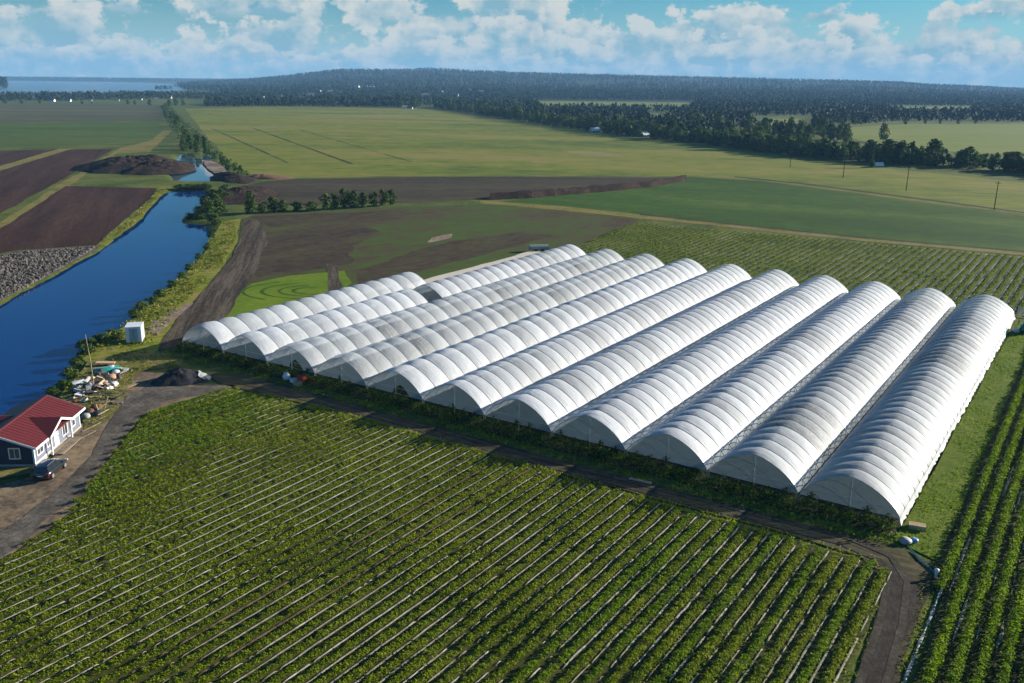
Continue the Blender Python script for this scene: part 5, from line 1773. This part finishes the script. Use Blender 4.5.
# farm trailer with a tank at the far corner
x, y = NTW(-9.9, 171.5)
o = empty('water_tank', (x, y, 0.1), -YAW, 'teal water tank on a cart at the far end of the grass strip', 'water tank')
m = MB(); m.tube([(0, -1.5, 1.15), (0, -1.3, 1.15), (0, 1.3, 1.15), (0, 1.5, 1.15)], 0.72, 14); m.build('tank', 'teal_plastic', o, 0, False)
MB().box(-0.7, 0.7, -1.6, 1.6, 0.36, 0.44).build('chassis', 'dark_metal', o)
for s in (-1, 1):
    m = MB(); m.tube([(s * 0.78 - 0.1, 0, 0.34), (s * 0.78 + 0.1, 0, 0.34)], 0.34, 14); m.build('wheel', 'tyre', o)
MB().lathe([(0.2, 0), (0.2, 0.12)], 10, (0, 0, 1.85)).build('filler_cap', 'blue_plastic', o)
x, y = NTW(-11.2, 170.5)
sack('bag', (x, y, 0.1), 0.6, 0.6, 'white_plastic', 'small white bag between the outermost polytunnel and the teal tank', 'bag', None, 77)
x, y = NTW(-11.4, 183.5)
o = empty('folded_film', (x, y, 0.1), 0.3, 'grey sheet of film hung on a frame behind the outermost polytunnel', 'film sheet')
for s in (-1.2, 1.2): MB().tube([(s, 0, 0), (s, 0, 1.9)], 0.05, 5).build('post', 'steel', o)
MB().add([(-1.2, -0.05, 0.5), (-0.4, 0.05, 0.4), (0.4, -0.05, 0.5), (1.2, 0.0, 0.5), (-1.2, 0, 1.85), (-0.4, 0.08, 1.8), (0.4, 0, 1.85), (1.2, 0.05, 1.85)],
         [(0, 1, 5, 4), (1, 2, 6, 5), (2, 3, 7, 6)]).build('sheet', 'film_end', o)
x, y = NTW(-115.8, 186.5)
o = empty('trailer', (x, y, 0.1), R(8), 'grey covered farm trailer behind the rear end of the tunnels', 'trailer')
MB().box(-2.4, 2.4, -0.9, 0.9, 0.55, 0.68).build('bed', 'dark_metal', o)
m = MB(); m.prism([(-0.9, 0.69), (0.9, 0.69), (0.86, 1.25), (0.4, 1.55), (-0.4, 1.55), (-0.86, 1.25)], 4.6, 'x', -2.3); m.build('cover', 'tarp_grey', o)
for s in (-0.8, 0.8):
    for yy in (-0.85, 0.85):
        m = MB(); m.tube([(s, yy - 0.1, 0.35), (s, yy + 0.1, 0.35)], 0.35, 12); m.build('wheel', 'tyre', o)
MB().tube([(2.4, 0, 0.6), (3.6, 0, 0.45)], 0.05, 5).build('drawbar', 'dark_metal', o)
# bags and crates at the tunnel fronts
x, y = NTW(-91.6, 82.4)
sack('bulk_bag', (x, y, 0.1), 0.48, 1.0, 'white_plastic', 'upright white bulk bag in front of the tunnels beside the red crates', 'bulk bag', None, 81)
for k, (nn, tt, mt, zz, lab) in enumerate([(-88.9, 82.6, 'red_plastic', 0.1, 'lower red picking crate in front of the tunnels'), (-88.9, 82.6, 'red_plastic', 0.62, 'upper red picking crate stacked in front of the tunnels'),
                                           (-88.2, 83.4, 'red_plastic', 0.1, 'red picking crate nearest the tunnel leg'), (-88.6, 81.6, 'peach_board', 0.1, 'peach coloured crate before the red picking crates'),
                                           (-89.9, 82.2, 'white_plastic', 0.1, 'small white crate beside the red picking crates')]):
    x, y = NTW(nn, tt)
    o = empty('picking_crate', (x, y, zz), -YAW + random.uniform(-0.3, 0.3), lab, 'crate')
    MB().box(-0.5, 0.5, -0.38, 0.38, 0, 0.04).build('base', mt, o)
    for s in (-1, 1):
        MB().box(-0.5, 0.5, s * 0.36 - 0.02, s * 0.36 + 0.02, 0.042, 0.5).build('side', mt, o)
        MB().box(s * 0.48 - 0.02, s * 0.48 + 0.02, -0.338, 0.338, 0.042, 0.5).build('side', mt, o)

# ------------------------------------------------------------------ village houses far off
HOUSES = [(52, 101.5, 9), (68, 101.5, 9), (117, 100.8, 7), (140, 100, 7), (156, 99.5, 7), (169, 98.5, 10), (90, 101, 6), (405, 108.5, 8), (410, 108.8, 7), (595, 132.5, 6), (646, 137, 6),
          (878, 167.3, 3.4)]


def house_far(p, z, s, wm, rm, rz, label, group):
    o = empty('farmhouse', (p[0], p[1], z), rz, label, 'house', group)
    w, l, h = 0.42 * s, 0.7 * s, 0.34 * s
    m = MB(); m.box(-l, l, -w, w, -0.5, h)
    m.add([(-l + 0.001, -w, h), (-l + 0.001, w, h), (-l + 0.001, 0, h + 0.8 * w)], [(0, 1, 2)]); m.add([(l - 0.001, -w, h), (l - 0.001, w, h), (l - 0.001, 0, h + 0.8 * w)], [(0, 2, 1)])
    m.build('wall', wm, o)
    m = MB()
    m.prism([(-w * 1.2, h - 0.16 * w), (0, h + 0.8 * w + 0.1), (w * 1.2, h - 0.16 * w), (w * 1.2, h - 0.16 * w + 0.25), (0, h + 0.8 * w + 0.4), (-w * 1.2, h - 0.16 * w + 0.25)], 2 * l * 1.1, 'x', -l * 1.1)
    r = m.build('roof', rm, o)
    MB().box(-0.06 * s, 0.06 * s, 0.1 * w, 0.35 * w, h + 0.5 * w, h + 1.25 * w).build('chimney', 'rust', r)
    for k in (-0.6, 0, 0.6):
        MB().box(k * l - 0.08 * s, k * l + 0.08 * s, -w - 0.06, -w - 0.003, h * 0.3, h * 0.75).build('window', 'pane', o)


for k, (u, v, s) in enumerate(HOUSES):
    far = v < 110
    house_far(G(u, v), 0.0, s * 0.75 if far else s * 0.9, random.choice(['house_white', 'house_white', 'house_yellow']) if far else 'tarp_grey', 'roof_grey' if far else 'white_plastic',
              random.uniform(-0.5, 0.5), 'small pale house before the lakeside tree belt' if u < 200 else ('pale shed by the tall trees at the far corner of the meadow' if u < 500 else
              'small white shed at the edge of the meadow under the tree belt'), 'houses by the lakeside trees' if u < 200 else 'sheds at the meadow edge')
for p in HILLP:
    house_far(p[:2], p[2], 11, random.choice(['house_white', 'house_white', 'house_yellow']), 'roof_grey', random.uniform(-0.6, 0.6),
              'pale village house among the trees on the wooded slope', 'village houses on the slope')

# ------------------------------------------------------------------ haze
hm = bpy.data.materials.new('haze')
hm.use_nodes = True
k = NT(hm.node_tree)
pv = k.n('ShaderNodeVolumePrincipled')
pv.inputs['Color'].default_value = (0.29, 0.60, 1.0, 1)
pv.inputs['Density'].default_value = 0.00009
pv.inputs['Anisotropy'].default_value = 0.0
o_ = k.n('ShaderNodeOutputMaterial')
k.l(pv.outputs[0], o_.inputs['Volume'])
MATS['haze'] = hm
hz = MB().box(-8700, 8700, -2200, 9900, -6, 190).build('haze', 'haze')
hz['kind'] = 'stuff'
hz['label'] = 'thin blue air over the far fields and hills'
